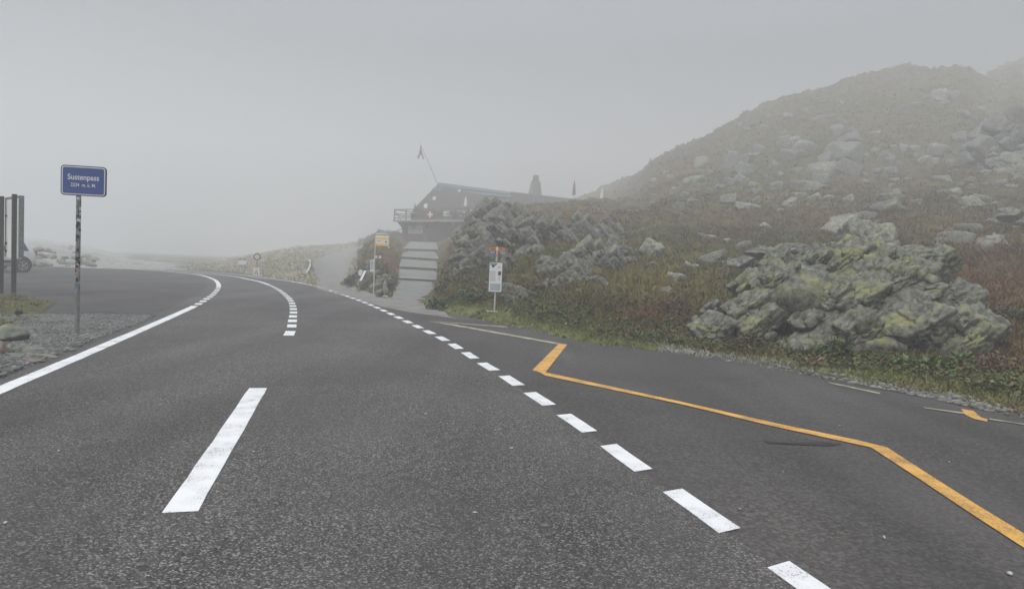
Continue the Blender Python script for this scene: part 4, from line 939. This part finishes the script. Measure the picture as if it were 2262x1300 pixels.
# ------------------------------------------------------------------ drain pipe end
b = G(40, 703); dp = empty('drain_pipe', b, rad(20), 'open end of a small black pipe poking from the moss mound', 'pipe')
mb = MB(); mb.lathe([(.032, 0), (.04, 0), (.04, .14), (.032, .14)], 16, c=(0, -.05, .10), axis='y'); mb.build('pipe', MT['black'], dp)
mb = MB(); mb.lathe([(.001, .02), (.032, .02), (.032, .03), (.001, .03)], 16, c=(0, -.05, .10), axis='y'); mb.build('bore', MT['black'], dp)

# ------------------------------------------------------------------ car
def car():
    b = G(57, 602); r = empty('parked_car', (0, 0, 0), 0, 'white hatchback parked behind the notice board', 'car')
    # local: +x forward, y left; rear axle at x=0
    st_ = [(-.68, .55, .82, .84, .60, .30), (-.62, .30, .88, 1.0, .80, .62), (-.50, .28, .92, 1.22, .84, .60), (-.30, .27, .94, 1.42, .86, .60), (.1, .27, .95, 1.50, .87, .60), (.8, .27, .94, 1.53, .87, .62), (1.4, .27, .93, 1.52, .87, .62),
           (1.9, .27, .92, 1.40, .87, .60), (2.35, .27, .91, 1.10, .86, .62), (2.6, .27, .90, .97, .85, .68), (3.0, .28, .84, .90, .82, .60), (3.3, .32, .70, .76, .74, .50), (3.38, .42, .60, .62, .6, .4)]
    V_, F_ = [], []
    for (x, zb, zbelt, zr, w1, w2) in st_:
        ring = [(0, zb), (w1*.8, zb), (w1, zb+.1), (w1*1.0, (zb+zbelt)/2), (w1*.97, zbelt), (w2+(w1-w2)*.35, zbelt+(zr-zbelt)*.6), (w2, zr-.04*(zr-zbelt)-.01), (w2*.6, zr), (0, zr+.01)]
        full = ring+[(-a, z_) for a, z_ in reversed(ring[1:-1])]
        V_.append([(x, a, z_) for a, z_ in full])
    n = len(V_[0]); vs = [v for q_ in V_ for v in q_]
    fs = [(i*n+k, i*n+(k+1) % n, (i+1)*n+(k+1) % n, (i+1)*n+k) for i in range(len(V_)-1) for k in range(n)]+[tuple(range(n)), tuple((len(V_)-1)*n+k for k in reversed(range(n)))]
    mb = MB(); mb.add(vs, fs); bd = mb.build('body', MT['carwhite'], r, smooth=True)
    mb = MB()
    for s_ in (1, -1):
        for xs_ in ((-.28, .55), (.65, 1.85)):
            ys_ = [.80, .80, .70, .70]
            a, c = xs_; mb.add([(a, s_*.845, .98), (c+.2, s_*.85, .97), (c-.02, s_*.725, 1.36), (a+.14, s_*.725, 1.36), (a, s_*.80, .98), (c+.2, s_*.8, .97), (c-.02, s_*.68, 1.36), (a+.14, s_*.68, 1.36)],
                               [(0, 1, 2, 3), (7, 6, 5, 4), (0, 4, 5, 1), (1, 5, 6, 2), (2, 6, 7, 3), (3, 7, 4, 0)])
    mb.build('side_window', MT['glass'], r)
    mb = MB(); mb.add([(-.575, -.6, 1.02), (-.575, .6, 1.02), (-.39, .52, 1.36), (-.39, -.52, 1.36)], [(0, 1, 2, 3)]); mb.build('rear_window', MT['glass'], r)
    mb = MB(); mb.add([(2.38, -.64, 1.10), (2.38, .64, 1.10), (1.93, .56, 1.42), (1.93, -.56, 1.42)], [(0, 1, 2, 3)]); mb.build('windscreen', MT['glass'], r)
    for s_ in (1, -1):
        mb = MB(); mb.box((-.63, s_*.70, .86), (.08, .16, .22)); mb.build('tail_light', MT['redlamp'], r, bevel=.01)
        mb = MB(); mb.box((1.25, s_*.885, .48), (1.6, .03, .14)); mb.build('side_trim', MT['black'], r, bevel=.01)
        mb = MB(); mb.box((3.18, s_*.6, .68), (.2, .26, .14)); mb.build('headlight', MT['alloy'], r, bevel=.02)
    mb = MB(); mb.box((-.64, 0, .42), (.1, 1.4, .2)); mb.box((3.32, 0, .42), (.1, 1.3, .2)); mb.build('bumper', MT['black'], r, bevel=.02)
    for x in (0, 2.5):
        for s_ in (1, -1):
            mb = MB(); mb.lathe([(.34, -.01), (.39, .0), (.39, .035), (.34, .035)], 28, c=(x, s_*.87-.015, .34), axis='y'); mb.lathe([(.01, -.012), (.345, -.012), (.345, .0), (.01, .0)], 28, c=(x, s_*.872, .34), axis='y'); mb.build('wheel_arch', MT['black'], r)
            wr = empty('wheel', (x, s_*.82, .31)); wr.parent = r
            mb = MB(); mb.lathe([(.2, -.09), (.28, -.1), (.31, -.07), (.31, .07), (.28, .1), (.2, .09)], 28, axis='y'); mb.build('tyre', MT['rubber'], wr, smooth=False)
            mb = MB(); mb.lathe([(.16, s_*.085), (.205, s_*.095), (.205, s_*.06), (.16, s_*.06)], 24, axis='y'); mb.lathe([(.01, s_*.09), (.05, s_*.09), (.05, s_*.05), (.01, s_*.05)], 12, axis='y')
            for k in range(5):
                a = 2*math.pi*k/5; mb.tube([(0, s_*.085, 0), (.19*math.cos(a), s_*.085, .19*math.sin(a))], .026, 6)
            mb.build('rim', MT['alloy'], wr)
    r.rotation_euler = (0, 0, rad(-112)); r.location = (b.x-1.05, b.y+.45, 0); return r
car()

# ------------------------------------------------------------------ signpost with hiking arrows and info panel
b = hit(1092, 690); sp = empty('hiking_signpost', (b.x, b.y, b.z), rad(-4), 'steel post with orange hiking arrows above a white information panel', 'signpost')
u = b.y/F
sp.scale = (b.y/17.6,)*3
mb = MB(); mb.tube([(0, 0, -.1), (0, 0, 1.76)], .022, 10); mb.build('pole', MT['palesteel'], sp)
mb = MB(); mb.box((-.06, 0, .012), (.3, .16, .02)); mb.build('foot_plate', MT['palesteel'], sp)
pz, ph, pw = .945, .79, .345
mb = MB(); mb.prism(rrect(pw+.03, ph+.03, .03, cz=pz), -.045, -.025); mb.build('panel_frame', MT['darkframe'], sp)
pn = MB(); pn.prism(rrect(pw, ph, .02, cx=-.004, cz=pz-.006), -.05, -.0445); panel = pn.build('panel', MT['signwhite'], sp)
mb = MB(); mb.add([(-.168, -.0525, pz+.37), (.04, -.0525, pz+.37), (-.085, -.0525, pz+.235)], [(0, 1, 2)]); mb.build('black_triangle', MT['black'], panel)
mb = MB(); mb.add([(-.14, -.0535, pz+.36), (.01, -.0535, pz+.36), (-.03, -.0535, pz+.315), (-.12, -.0535, pz+.315)], [(0, 1, 2, 3)]); mb.build('green_band', mat('grey_green_print', (.20, .30, .26), .6), panel)
mb = MB(); mb.box((.1, -.052, pz+.10), (.075, .003, .105)); mb.build('photo', MT['darkframe'], panel)
mb = MB(); mb.box((.085, -.052, pz+.26), (.06, .003, .018)); mb.build('mark', MT['darkframe'], panel)
mb = MB()
for k in range(11):
    mb.box((-.075, -.052, pz+.15-k*.026), (.16*random.uniform(.8, 1), .002, .009))
for k in range(5): mb.box((.1, -.052, pz+.015-k*.024), (.07*random.uniform(.6, 1), .002, .008))
mb.build('print_lines', MT['textgrey'], panel)
mb = MB(); mb.box((0, -.052, pz-.275), (.28, .003, .19)); mb.build('map_print', MT['paleblue'], panel)
mb = MB()
for s_ in (-1,): mb.prism([(-.015, 1.64), (-.195, 1.64), (-.225, 1.685), (-.195, 1.73), (-.015, 1.73)], -.03, -.018)
mb.build('arrow_panel', MT['orange'], sp)
mb = MB(); mb.prism([(.03, 1.655), (.19, 1.655), (.225, 1.70), (.19, 1.745), (.03, 1.745)], -.03, -.018); mb.build('arrow_panel', MT['orange'], sp)
mb = MB(); mb.box((.008, -.026, 1.70), (.042, .02, .10)); mb.build('height_plate', MT['signwhite'], sp)
mb = MB(); mb.box((-.11, -.024, 1.59), (.19, .012, .075)); mb.build('blue_plate', MT['bluep'], sp)
mb = MB(); mb.box((.01, -.026, 1.515), (.07, .012, .055)); mb.build('route_tag', MT['orange'], sp)
mb = MB()
for (x0, z0, l) in [(-.11, 1.70, .13), (-.11, 1.675, .09), (.11, 1.71, .11), (.11, 1.685, .07)]: mb.box((x0, -.0315, z0), (l, .002, .008))
mb.build('arrow_lettering', MT['black'], sp)
mb = MB()
for (x0, z0, l) in [(-.11, 1.605, .13), (-.11, 1.58, .10)]: mb.box((x0, -.0315, z0), (l, .002, .008))
mb.build('plate_lettering', MT['signwhite'], sp)

# ------------------------------------------------------------------ bus stop pole
b = G(825, 650); bs = empty('bus_stop_sign', b, rad(0), 'bus stop pole with rounded frame and yellow and white header panel', 'bus stop'); u = b.y/F
pts = [(0, 0, -.05), (0, 0, 2.12)]
for k in range(7): a = math.pi-math.pi/2*k/6; pts.append((.1+.1*math.cos(a), 0, 2.12+.1*math.sin(a)))
for k in range(7): a = math.pi/2-math.pi/2*k/6; pts.append((.40+.1*math.cos(a), 0, 2.12+.1*math.sin(a)))
pts.append((.5, 0, 1.72))
mb = MB(); mb.tube(pts, .022, 8); mb.build('frame', MT['palesteel'], bs)
def bar(z0, z1, m, nm): mb = MB(); mb.box((.25, 0, (z0+z1)/2), (.46, .03, z1-z0)); return mb.build(nm, m, bs)
bar(2.10, 2.17, MT['signwhite'], 'header_top'); bar(2.02, 2.10, MT['yellowp'], 'header_band'); bar(1.88, 2.02, MT['signwhite'], 'name_panel'); bar(1.80, 1.88, MT['yellowp'], 'header_band')
mb = MB()
for k in range(5): mb.box((.08+.032*k, -.017, 1.97), (.024, .003, .02))
mb.build('lettering', MT['black'], bs)
mb = MB(); mb.lathe([(.001, -.004), (.035, -.003), (.035, .003), (.001, .004)], 12, c=(.40, -.018, 1.945), axis='y'); mb.build('emblem', MT['black'], bs)
mb = MB(); mb.box((.13, -.02, 1.38), (.22, .02, .085)); mb.build('number_plate', MT['signwhite'], bs, bevel=.008)
text('lettering', '85', .085, MT['black'], bs, (.13, -.032, 1.38), bold=.002)
mb = MB(); mb.box((-.085, 0, 1.05), (.13, .05, .42)); mb.build('timetable_case', MT['signwhite'], bs, bevel=.008)
mb = MB(); mb.box((-.085, -.027, 1.07), (.095, .004, .32)); mb.build('timetable', MT['paleblue'], bs)
mb = MB(); mb.box((-.02, 0, 1.28), (.05, .05, .05)); mb.build('clamp', MT['signwhite'], bs)

# ------------------------------------------------------------------ signs down the road
b = G(567, 609.5); fs_ = empty('speed_sign', b, rad(15), 'round ringed traffic sign above a small triangle plate far down the road', 'road sign'); u = b.y/F
zt = 1.32-10*u*0-(568-559)*u
mb = MB(); mb.tube([(0, 0, 0), (0, 0, 1.35)], .03, 8); mb.build('pole', MT['steel'], fs_)
mb = MB(); mb.lathe([(.12, -.02), (.20, -.02), (.20, .01), (.12, .01)], 28, c=(0, -.02, 1.12), axis='y'); mb.build('ring', mat('hazed_red_ring', (.20, .10, .10), .6), fs_)  # ring red dulled in the colour to imitate distance haze
mb = MB(); mb.lathe([(.001, -.021), (.125, -.021), (.125, .005), (.001, .005)], 28, c=(0, -.02, 1.12), axis='y'); mb.build('face', MT['signwhite'], fs_)
mb = MB(); mb.box((0, -.045, 1.12), (.09, .004, .05)); mb.build('figure', MT['steel'], fs_)
mb = MB(); mb.box((-.02, -.04, .26), (.34, .03, .46)); mb.build('plate', MT['signwhite'], fs_)
mb = MB(); mb.prism([(-.15, .12), (.11, .12), (-.02, .36)], -.06, -.056); mb.build('triangle', MT['darkframe'], fs_)
mb = MB(); mb.prism([(-.085, .155), (.045, .155), (-.02, .28)], -.064, -.0605); mb.build('triangle_centre', MT['signwhite'], fs_)
mb = MB(); mb.box((-.02, -.057, .44), (.24, .004, .05)); mb.build('top_band', MT['yellowp'], fs_)
b = G(534, 604); fb = empty('sign_board', b, rad(10), 'blank whitish board with dark trim far down the road left of the round sign', 'sign')
mb = MB(); mb.box((0, 0, .72), (.46, .03, .28)); mb.build('board', MT['signwhite'], fb)
mb = MB(); mb.box((-.13, -.01, .89), (.18, .03, .05)); mb.box((.13, -.01, .89), (.16, .03, .05)); mb.build('trim', MT['darkframe'], fb)
for x in (-.18, .18):
    mb = MB(); mb.tube([(x, .03, 0), (x, .03, .8)], .02, 6); mb.build('leg', MT['steel'], fb)
b = G(667, 620); dl = empty('delineator_post', b, 0, 'short white roadside post where the gravel track leaves the road', 'post')
mb = MB(); mb.box((0, 0, .14), (.10, .06, .28)); mb.build('post', MT['signwhite'], dl, bevel=.01)
mb = MB(); mb.box((0, -.005, .20), (.104, .056, .05)); mb.build('band', MT['darkframe'], dl)
kr = MB(); pts = [hit(x, y, 26)+Vector((0, 0, .12)) for x, y in [(676, 608), (681, 601), (685, 592), (685, 584), (683, 578)]]; kr.tube(pts, .07, 8)
tag(kr.build('kerb_stones', MT['whitewood']), 'curved line of whitewashed kerb stones edging the gravel track', 'kerb')

# ------------------------------------------------------------------ hut
A = P(889, 487, 46); B = P(1075, 487, 42.3); ux = Vector((B.x-A.x, B.y-A.y, 0)); LW = ux.length; ang = math.atan2(ux.y, ux.x)
zT = P(885, 487, 46).z; zB = P(935, 532, 45).z
K = 1.62; HZ = H*(1-K)
hut = empty('mountain_hut', (A.x*K, A.y*K, HZ), ang, 'mountain hut with red brown lower wall, terrace and long grey roof above the ramp', 'building')
hut.scale = (K, K, K); LX = LW+2.5
mb = MB(); mb.box((LX/2, 3.5, (zT+zB-1)/2-.06), (LX, 7, zT-zB+1-.12)); wall = mb.build('lower_wall', MT['redwall'], hut)
mb = MB()
for k in range(int(LX/.42)): mb.box((.2+k*.42, -.012, (zT+zB)/2-.1), (.02, .02, zT-zB))
mb.build('cover_strip', MT['redwall'], wall)
mb = MB(); mb.box((LX/2, 3.2, zT-.05), (LX+.5, 7.8, .12)); mb.build('terrace_slab', mat('pale_slab_edge', (.33, .30, .28), .9), hut)
for k in range(0, 8):
    x = .1+k*1.1; mb = MB()
    mb.hexa([(x-.05, -.02, zT-.55), (x+.05, -.02, zT-.55), (x+.05, .0, zT-.55), (x-.05, 0, zT-.55), (x-.05, -.62, zT-.12), (x+.05, -.62, zT-.12), (x+.05, .0, zT-.12), (x-.05, 0, zT-.12)])
    mb.build('slab_bracket', MT['redwall'], hut)
mb = MB(); mb.hexa([(-.02, 0, zT-.6), (0, 0, zT-.6), (0, .12, zT-.6), (-.02, .12, zT-.6), (-.24, 0, zT-.12), (0, 0, zT-.12), (0, .12, zT-.12), (-.24, .12, zT-.12)])
mb.build('slab_bracket', MT['redwall'], hut)
for k, (px, py, w_, h_) in enumerate([(920.5, 502, 41, 7.5), (920.5, 511.5, 41, 9)]):
    p = P(px, py, 45.4)-Vector((A.x, A.y, 0)); lx = p.x*math.cos(ang)+p.y*math.sin(ang)
    mb = MB(); mb.box((lx, -.05, p.z), (w_*.0318, .03, h_*.031)); bd = mb.build('sign_board', MT['palewood'], hut)
    mb = MB()
    for j in range(9):
        if k == 0 and j < 5 and False: continue
        mb.box((lx-.5+j*.125, -.0675, p.z), (.05, .003, .10)); 
    mb.build('worn_lettering', mat('worn_lettering', (.27, .20, .19), .8), bd)
mb = MB(); mb.box((2.9, -.02, zB+.45), (.9, .03, 1.3)); mb.build('door', mat('dark_red_door', (.07, .025, .026), .8), hut)
# terrace railing
hR = .72; y0 = -.62
for k in range(9):
    x = -.2+k*1.05
    if x < LX: rl = MB(); rl.box((x, y0, zT+hR/2), (.06, .06, hR)); rl.build('rail_post', MT['woodgrey'], hut)
rl = MB(); rl.box((LX/2-.1, y0, zT+hR), (LX+.2, .09, .05)); rl.box((LX/2-.1, y0, zT+hR*.55), (LX+.2, .03, .05)); rl.box((LX/2-.1, y0, zT+.12), (LX+.2, .03, .05))
rl.box((-.22, y0+1.6, zT+hR), (.08, 3.2, .05)); rl.box((-.22, y0+1.6, zT+hR*.5), (.03, 3.2, .05)); rl.build('rail', MT['woodgrey'], hut)
rl = MB(); rl.tube([(-.2, y0, zT+hR), (.35, y0, zT+.05)], .025, 6); rl.tube([(-.22, y0+3, zT+hR), (-.22, y0, zT+.1)], .025, 6); rl.build('brace', MT['woodgrey'], hut)
rl = MB(); p1, p2 = [Vector(((q_.x-A.x)*math.cos(ang)+(q_.y-A.y)*math.sin(ang), -(q_.x-A.x)*math.sin(ang)+(q_.y-A.y)*math.cos(ang), q_.z)) for q_ in (P(846, 521, 46), P(889, 505, 46.2))]; rl.tube([p1, p2], .03, 6); rl.tube([p1, p1-Vector((0, 0, .9))], .025, 6); rl.build('handrail', MT['woodgrey'], hut)
# roof in world coords relative to hut
def HL(px, py, D):
    p = P(px, py, D)-Vector((A.x, A.y, 0)); return Vector((p.x*math.cos(ang)+p.y*math.sin(ang), -p.x*math.sin(ang)+p.y*math.cos(ang), p.z))
r1, r2 = HL(970, 404, 50), HL(1133, 423, 54.5); e1, e2 = HL(911, 464, 45.8), HL(1110, 470, 46.6)
r2.z = r1.z; e2.z = e1.z
bk = Vector((2.8, 7.0, 0)); b1, b2 = e1+bk+(r1-e1)*.0, e2+bk; b1.z = b2.z = e1.z
b1 = r1+(r1-e1)*.9; b1.z = e1.z; b2 = r2+(r2-e2)*.9; b2.z = e1.z
dn = Vector((0, 0, -.14))
mb = MB(); mb.hexa([e1+dn, e2+dn, r2+dn, r1+dn, e1, e2, r2, r1]); roof = mb.build('roof', MT['roof'], hut)
mb = MB(); mb.hexa([r1+dn, r2+dn, b2+dn, b1+dn, r1, r2, b2, b1]); mb.build('rear_slope', MT['roof'], roof)
k = (e1-r1)*.12; k2 = (e2-r2)*.12; up = Vector((0, 0, .03)); 
mb = MB(); mb.hexa([r1+k+up*.2, r2+k2+up*.2, r2+up*.2, r1+up*.2, r1+k+up, r2+k2+up, r2+up, r1+up]); mb.build('ridge_flashing', MT['roofmetal'], roof)
mb = MB(); mb.hexa([r1+k*2.4+up*.2, r2+k2*2.2+up*.2, r2+k2*1.5+up*.2, r1+k*1.5+up*.2, r1+k*2.4+up*2, r2+k2*2.2+up*2, r2+k2*1.5+up*2, r1+k*1.5+up*2]); mb.build('snow_guard', MT['roofmetal'], roof)
mb = MB(); ins = (r2-r1).normalized()*.2
mb.add([e1+ins+Vector((0, .15, -.12)), r1+ins+Vector((0, 0, -.15)), b1+ins+Vector((0, -.15, -.12)), b1+ins+Vector((0, -.15, -2.8)), e1+ins+Vector((0, .15, -2.8))], [(0, 1, 2, 3, 4)])
f_ = (e2-e1).normalized(); mb.add([e1+Vector((0, .25, -.12)), e2+Vector((0, .25, -.12)), e2+Vector((0, .25, -2.8)), e1+Vector((0, .25, -2.8))], [(0, 1, 2, 3)])
mb.build('upper_wall', MT['woodgrey'], hut)
w1, w2 = HL(1128, 424.5, 54), HL(1345, 449, 60); w2.z = w1.z*1.0 if False else w2.z
we1, we2 = HL(1110, 475, 49), HL(1345, 470, 55)
mb = MB(); mb.hexa([we1+dn, we2+dn, w2+dn, w1+dn, we1, we2, w2, w1]); mb.build('wing_roof', mat('brown_wing_roof', (.09, .072, .058), .9, var=.3, scale=2), hut)
mb = MB(); d1 = w1+(w1-we1)*.9; d2 = w2+(w2-we2)*.9; d1.z = we1.z; d2.z = we2.z; mb.hexa([w1+dn, w2+dn, d2+dn, d1+dn, w1, w2, d2, d1]); mb.build('wing_rear_slope', MT['roof'], hut)
dv = Vector((0, 0, .05)); mb = MB(); q1 = (we1-w1)*.04; mb.hexa([w1+q1+up*.3, w2+q1+up*.3, w2+up*.3, w1+up*.3, w1+q1+dv, w2+q1+dv, w2+dv, w1+dv]); mb.build('wing_ridge_trim', MT['woodgrey'], hut)
for (px, py, sz_) in [(960, 438, .13), (941, 455, .15), (1015, 421, .1)]:
    mb = MB(); p = HL(px, py, 1); 
    # place on the roof plane
    n_ = (e2-e1).cross(r1-e1); o_ = HL(px, py, 40); d_ = HL(px, py, 60)-o_; tt = n_.dot(e1-o_)/n_.dot(d_); p = o_+d_*tt
    mb.box((p.x, p.y-.03, p.z), (sz_*2, .06, sz_*2)); mb.build('roof_vent', MT['panelgrey'], roof, bevel=.02)

# cloth with cross on the railing
p = HL(968, 476, 44.6); cp = empty('cross_banner', hut.matrix_world @ Vector((0, 0, 0)), 0, 'red banner with white cross hung on the terrace railing', 'banner')
cp.location = (A.x*K, A.y*K, HZ); cp.scale = (K, K, K); cp.rotation_euler = (0, 0, ang); lx = p.x; zc = zT+.36
mb = MB(); mb.box((lx, y0-.06, zc), (.8, .02, .55)); mb.build('cloth', MT['red'], cp)
mb = MB(); mb.box((lx, y0-.078, zc), (.13, .01, .42)); mb.box((lx-.145, y0-.078, zc), (.16, .01, .12)); mb.box((lx+.145, y0-.078, zc), (.16, .01, .12)); mb.build('white_cross', MT['whitecloth'], cp)
hutT = Matrix.Translation((A.x*K, A.y*K, HZ)) @ Matrix.Rotation(ang, 4, 'Z') @ Matrix.Scale(K, 4)
# terrace furniture
def table(x, y, lab):
    p = hutT @ Vector((x, y, zT+.01)); t = empty('terrace_table', p, ang, lab, 'table'); t.scale = (K, K, K)
    mb = MB(); mb.box((0, 0, .5), (.9, .5, .05)); mb.build('table_top', MT['woodgrey'], t)
    for sx in (-.35, .35):
        mb = MB(); mb.box((sx, 0, .24), (.06, .4, .48)); mb.build('leg', MT['woodgrey'], t)
table(1.2, .1, 'dark table on the terrace left of the cross banner'); table(4.7, .2, 'dark table on the terrace below the white parasol')
def chair(x, y, rz, lab):
    p = hutT @ Vector((x, y, zT+.01)); t = empty('terrace_chair', p, ang+rz, lab, 'chair'); t.scale = (K, K, K)
    mb = MB(); mb.box((0, 0, .3), (.3, .3, .03)); mb.build('seat', MT['whitewood'], t)
    mb = MB(); mb.box((0, .14, .47), (.3, .03, .3)); mb.build('backrest', MT['whitewood'], t)
    for a in (-.12, .12):
        for c in (-.12, .12):
            mb = MB(); mb.box((a, c, .145), (.03, .03, .29)); mb.build('leg', MT['steel'], t)
chair(3.75, -.1, .4, 'pale chair on the terrace just right of the cross banner'); chair(5.3, -.25, -1.2, 'pale chair on the terrace under the white parasol'); chair(4.35, -.3, 2.8, 'pale chair on the terrace left of the white parasol')
bn = empty('deck_steps', hutT @ Vector((6.05, -.2, zT)), ang, 'white slatted bench with slanting rails at the right end of the terrace', 'bench'); bn.scale = (K, K, K)
for k in range(4):
    mb = MB(); mb.box((.25, .05*k, .68-.13*k), (.75, .05, .07)); mb.build('slat', MT['whitewood'] if k < 2 else MT['woodgrey'], bn)
mb = MB(); mb.tube([(-1.1, -.5, -.3), (.15, -.3, .78)], .03, 6); mb.tube([(-.75, -.5, -.3), (.35, -.3, .68)], .025, 6); mb.tube([(-.1, -.3, -.4), (-.1, -.3, .7)], .025, 6); mb.tube([(.35, -.3, -.1), (.35, -.3, .7)], .03, 6); mb.build('rail', MT['woodgrey'], bn)

def parasol(px, pyt, pyb, D, wpx, m, lab, base=None, drop=.5):
    D *= K; drop *= K
    b = P(px-(pyb-pyt)*.04, pyb, D); t = P(px, pyt, D); Hh = t.z-b.z; r = wpx/2*D/F
    o = empty('closed_parasol', (b.x, b.y, b.z-drop), 0, lab, 'parasol', 'closed parasols around the hut')
    mb = MB(); mb.tube([(0, 0, 0), (0, 0, drop+Hh)], .03, 8); mb.build('pole', MT['steel'], o)
    mb = MB(); n = 14; prof = [(.25, .0), (1.0, .02), (.95, .2), (.72, .5), (.42, .8), (.12, 1.0)]; vs = []
    for (rr, hh) in prof:
        for k in range(n):
            a = 2*math.pi*k/n; q_ = rr*r*(1 if k % 2 else .72); vs.append((q_*math.cos(a), q_*math.sin(a), drop+hh*Hh))
    mb.add(vs, [(i*n+k, i*n+(k+1) % n, (i+1)*n+(k+1) % n, (i+1)*n+k) for i in range(len(prof)-1) for k in range(n)]+[tuple(range(n)), tuple((len(prof)-1)*n+k for k in range(n))])
    mb.build('canopy', m, o); return o
parasol(1029, 433, 456, 43.0, 7.5, MT['whitecloth'], 'closed white parasol standing on the terrace', drop=.95)
parasol(917, 448, 463, 46, 4, MT['darkcloth'], 'closed dark parasol at the left corner of the terrace', drop=.6)
parasol(1269, 399, 431, 58, 8, MT['red'], 'closed dark red parasol behind the hut wing', drop=1.5)
parasol(1330, 413, 440, 52, 8, MT['whitecloth'], 'closed white parasol at the right end of the hut wing', drop=1.6)

# monument, flagpole
b = P(1182, 430, 60*K); mn = empty('stone_monument', (b.x, b.y, b.z-2.5*K), 0, 'dark tapered stone monument with a rounded top standing behind the hut', 'monument')
mb = MB(); mb.lathe([(1.0, 0), (.85, 1.8), (.62, 2.45), (.50, 3.2), (.44, 3.62), (.36, 3.76), (.20, 3.8)], 16, sq=(1, .8)); mb.build('body', MT['cliff'], mn, bevel=0); mn.scale = (K, K, K)
mb = MB(); mb.lathe([(.2, 3.76), (.27, 3.84), (.29, 4.0), (.27, 4.18), (.17, 4.28)], 14, sq=(1, .9)); mb.build('round_top', MT['cliff'], mn)
b = P(968, 404, 49*K); t = P(927, 316, 47*K); fp = empty('flagpole', b, 0, 'thin flagpole leaning left from the hut roof with a limp tattered flag', 'flagpole')
t = t-b; mb = MB(); mb.tube([Vector((0, 0, -.3)), t*.5, t], .035, 8, .018); mb.build('pole', MT['steel'], fp)
fl = t*.94; vs = []; nx, nz_ = 7, 9
for j in range(nz_):
    for i in range(nx):
        f = i/(nx-1); g = j/(nz_-1); wv = (.06+.34*g*g)*K
        base = t*(.94-.42*f*g*.55); vs.append((fl.x+(f-.45)*wv*1.3-.0*g, fl.y+.08*math.sin(f*9+g*3)*(.4+g), fl.z-K*g*(.8+.22*math.sin(f*9))))
mb = MB(); mb.add(vs, [(j*nx+i, j*nx+i+1, (j+1)*nx+i+1, (j+1)*nx+i) for j in range(nz_-1) for i in range(nx-1)]); fo = mb.build('flag', mat('grey_flag_cloth', (.26, .22, .23), .9, var=.3), fp)
sm = fo.modifiers.new('thick', 'SOLIDIFY'); sm.thickness = .01

# small pale chips on the road
pts, sz, cl = [], [], []
for (px, py) in [(130, 999), (940, 916), (1953, 1190), (1290, 764), (2230, 1270), (12, 1158), (1050, 1135), (1130, 992), (560, 1000)]:
    g = G(px, py); pts.append((g.x, g.y, .012)); sz.append(.012); cl.append(np.array([.5, .5, .47]))
for _ in range(260):
    x = random.uniform(-9, 9); y = random.uniform(3, 22)
    if y > edge_at(x/y)-.1 or (x/y < -0.5 and y < 12): continue
    pts.append((x, y, .009)); sz.append(random.uniform(.004, .009)); cl.append(np.array([1, 1, .95])*random.uniform(.12, .42))
scatter_stones('road_grit', pts, sz, cols=cl)

# ------------------------------------------------------------------ haze
mb = MB(); mb.box((0, 125, 27), (648, 398, 56.4)); hz = mb.build('haze', MT['stone']); hz['kind'] = 'stuff'
hm = bpy.data.materials.new('haze'); hm.use_nodes = True; t = hm.node_tree; t.nodes.clear()
pv = t.nodes.new('ShaderNodeVolumePrincipled'); pv.inputs['Color'].default_value = (.902, .912, .906, 1); pv.inputs['Density'].default_value = HAZE; pv.inputs['Anisotropy'].default_value = 0.0
ou = t.nodes.new('ShaderNodeOutputMaterial'); t.links.new(pv.outputs[0], ou.inputs['Volume']); hz.data.materials.clear(); hz.data.materials.append(hm)
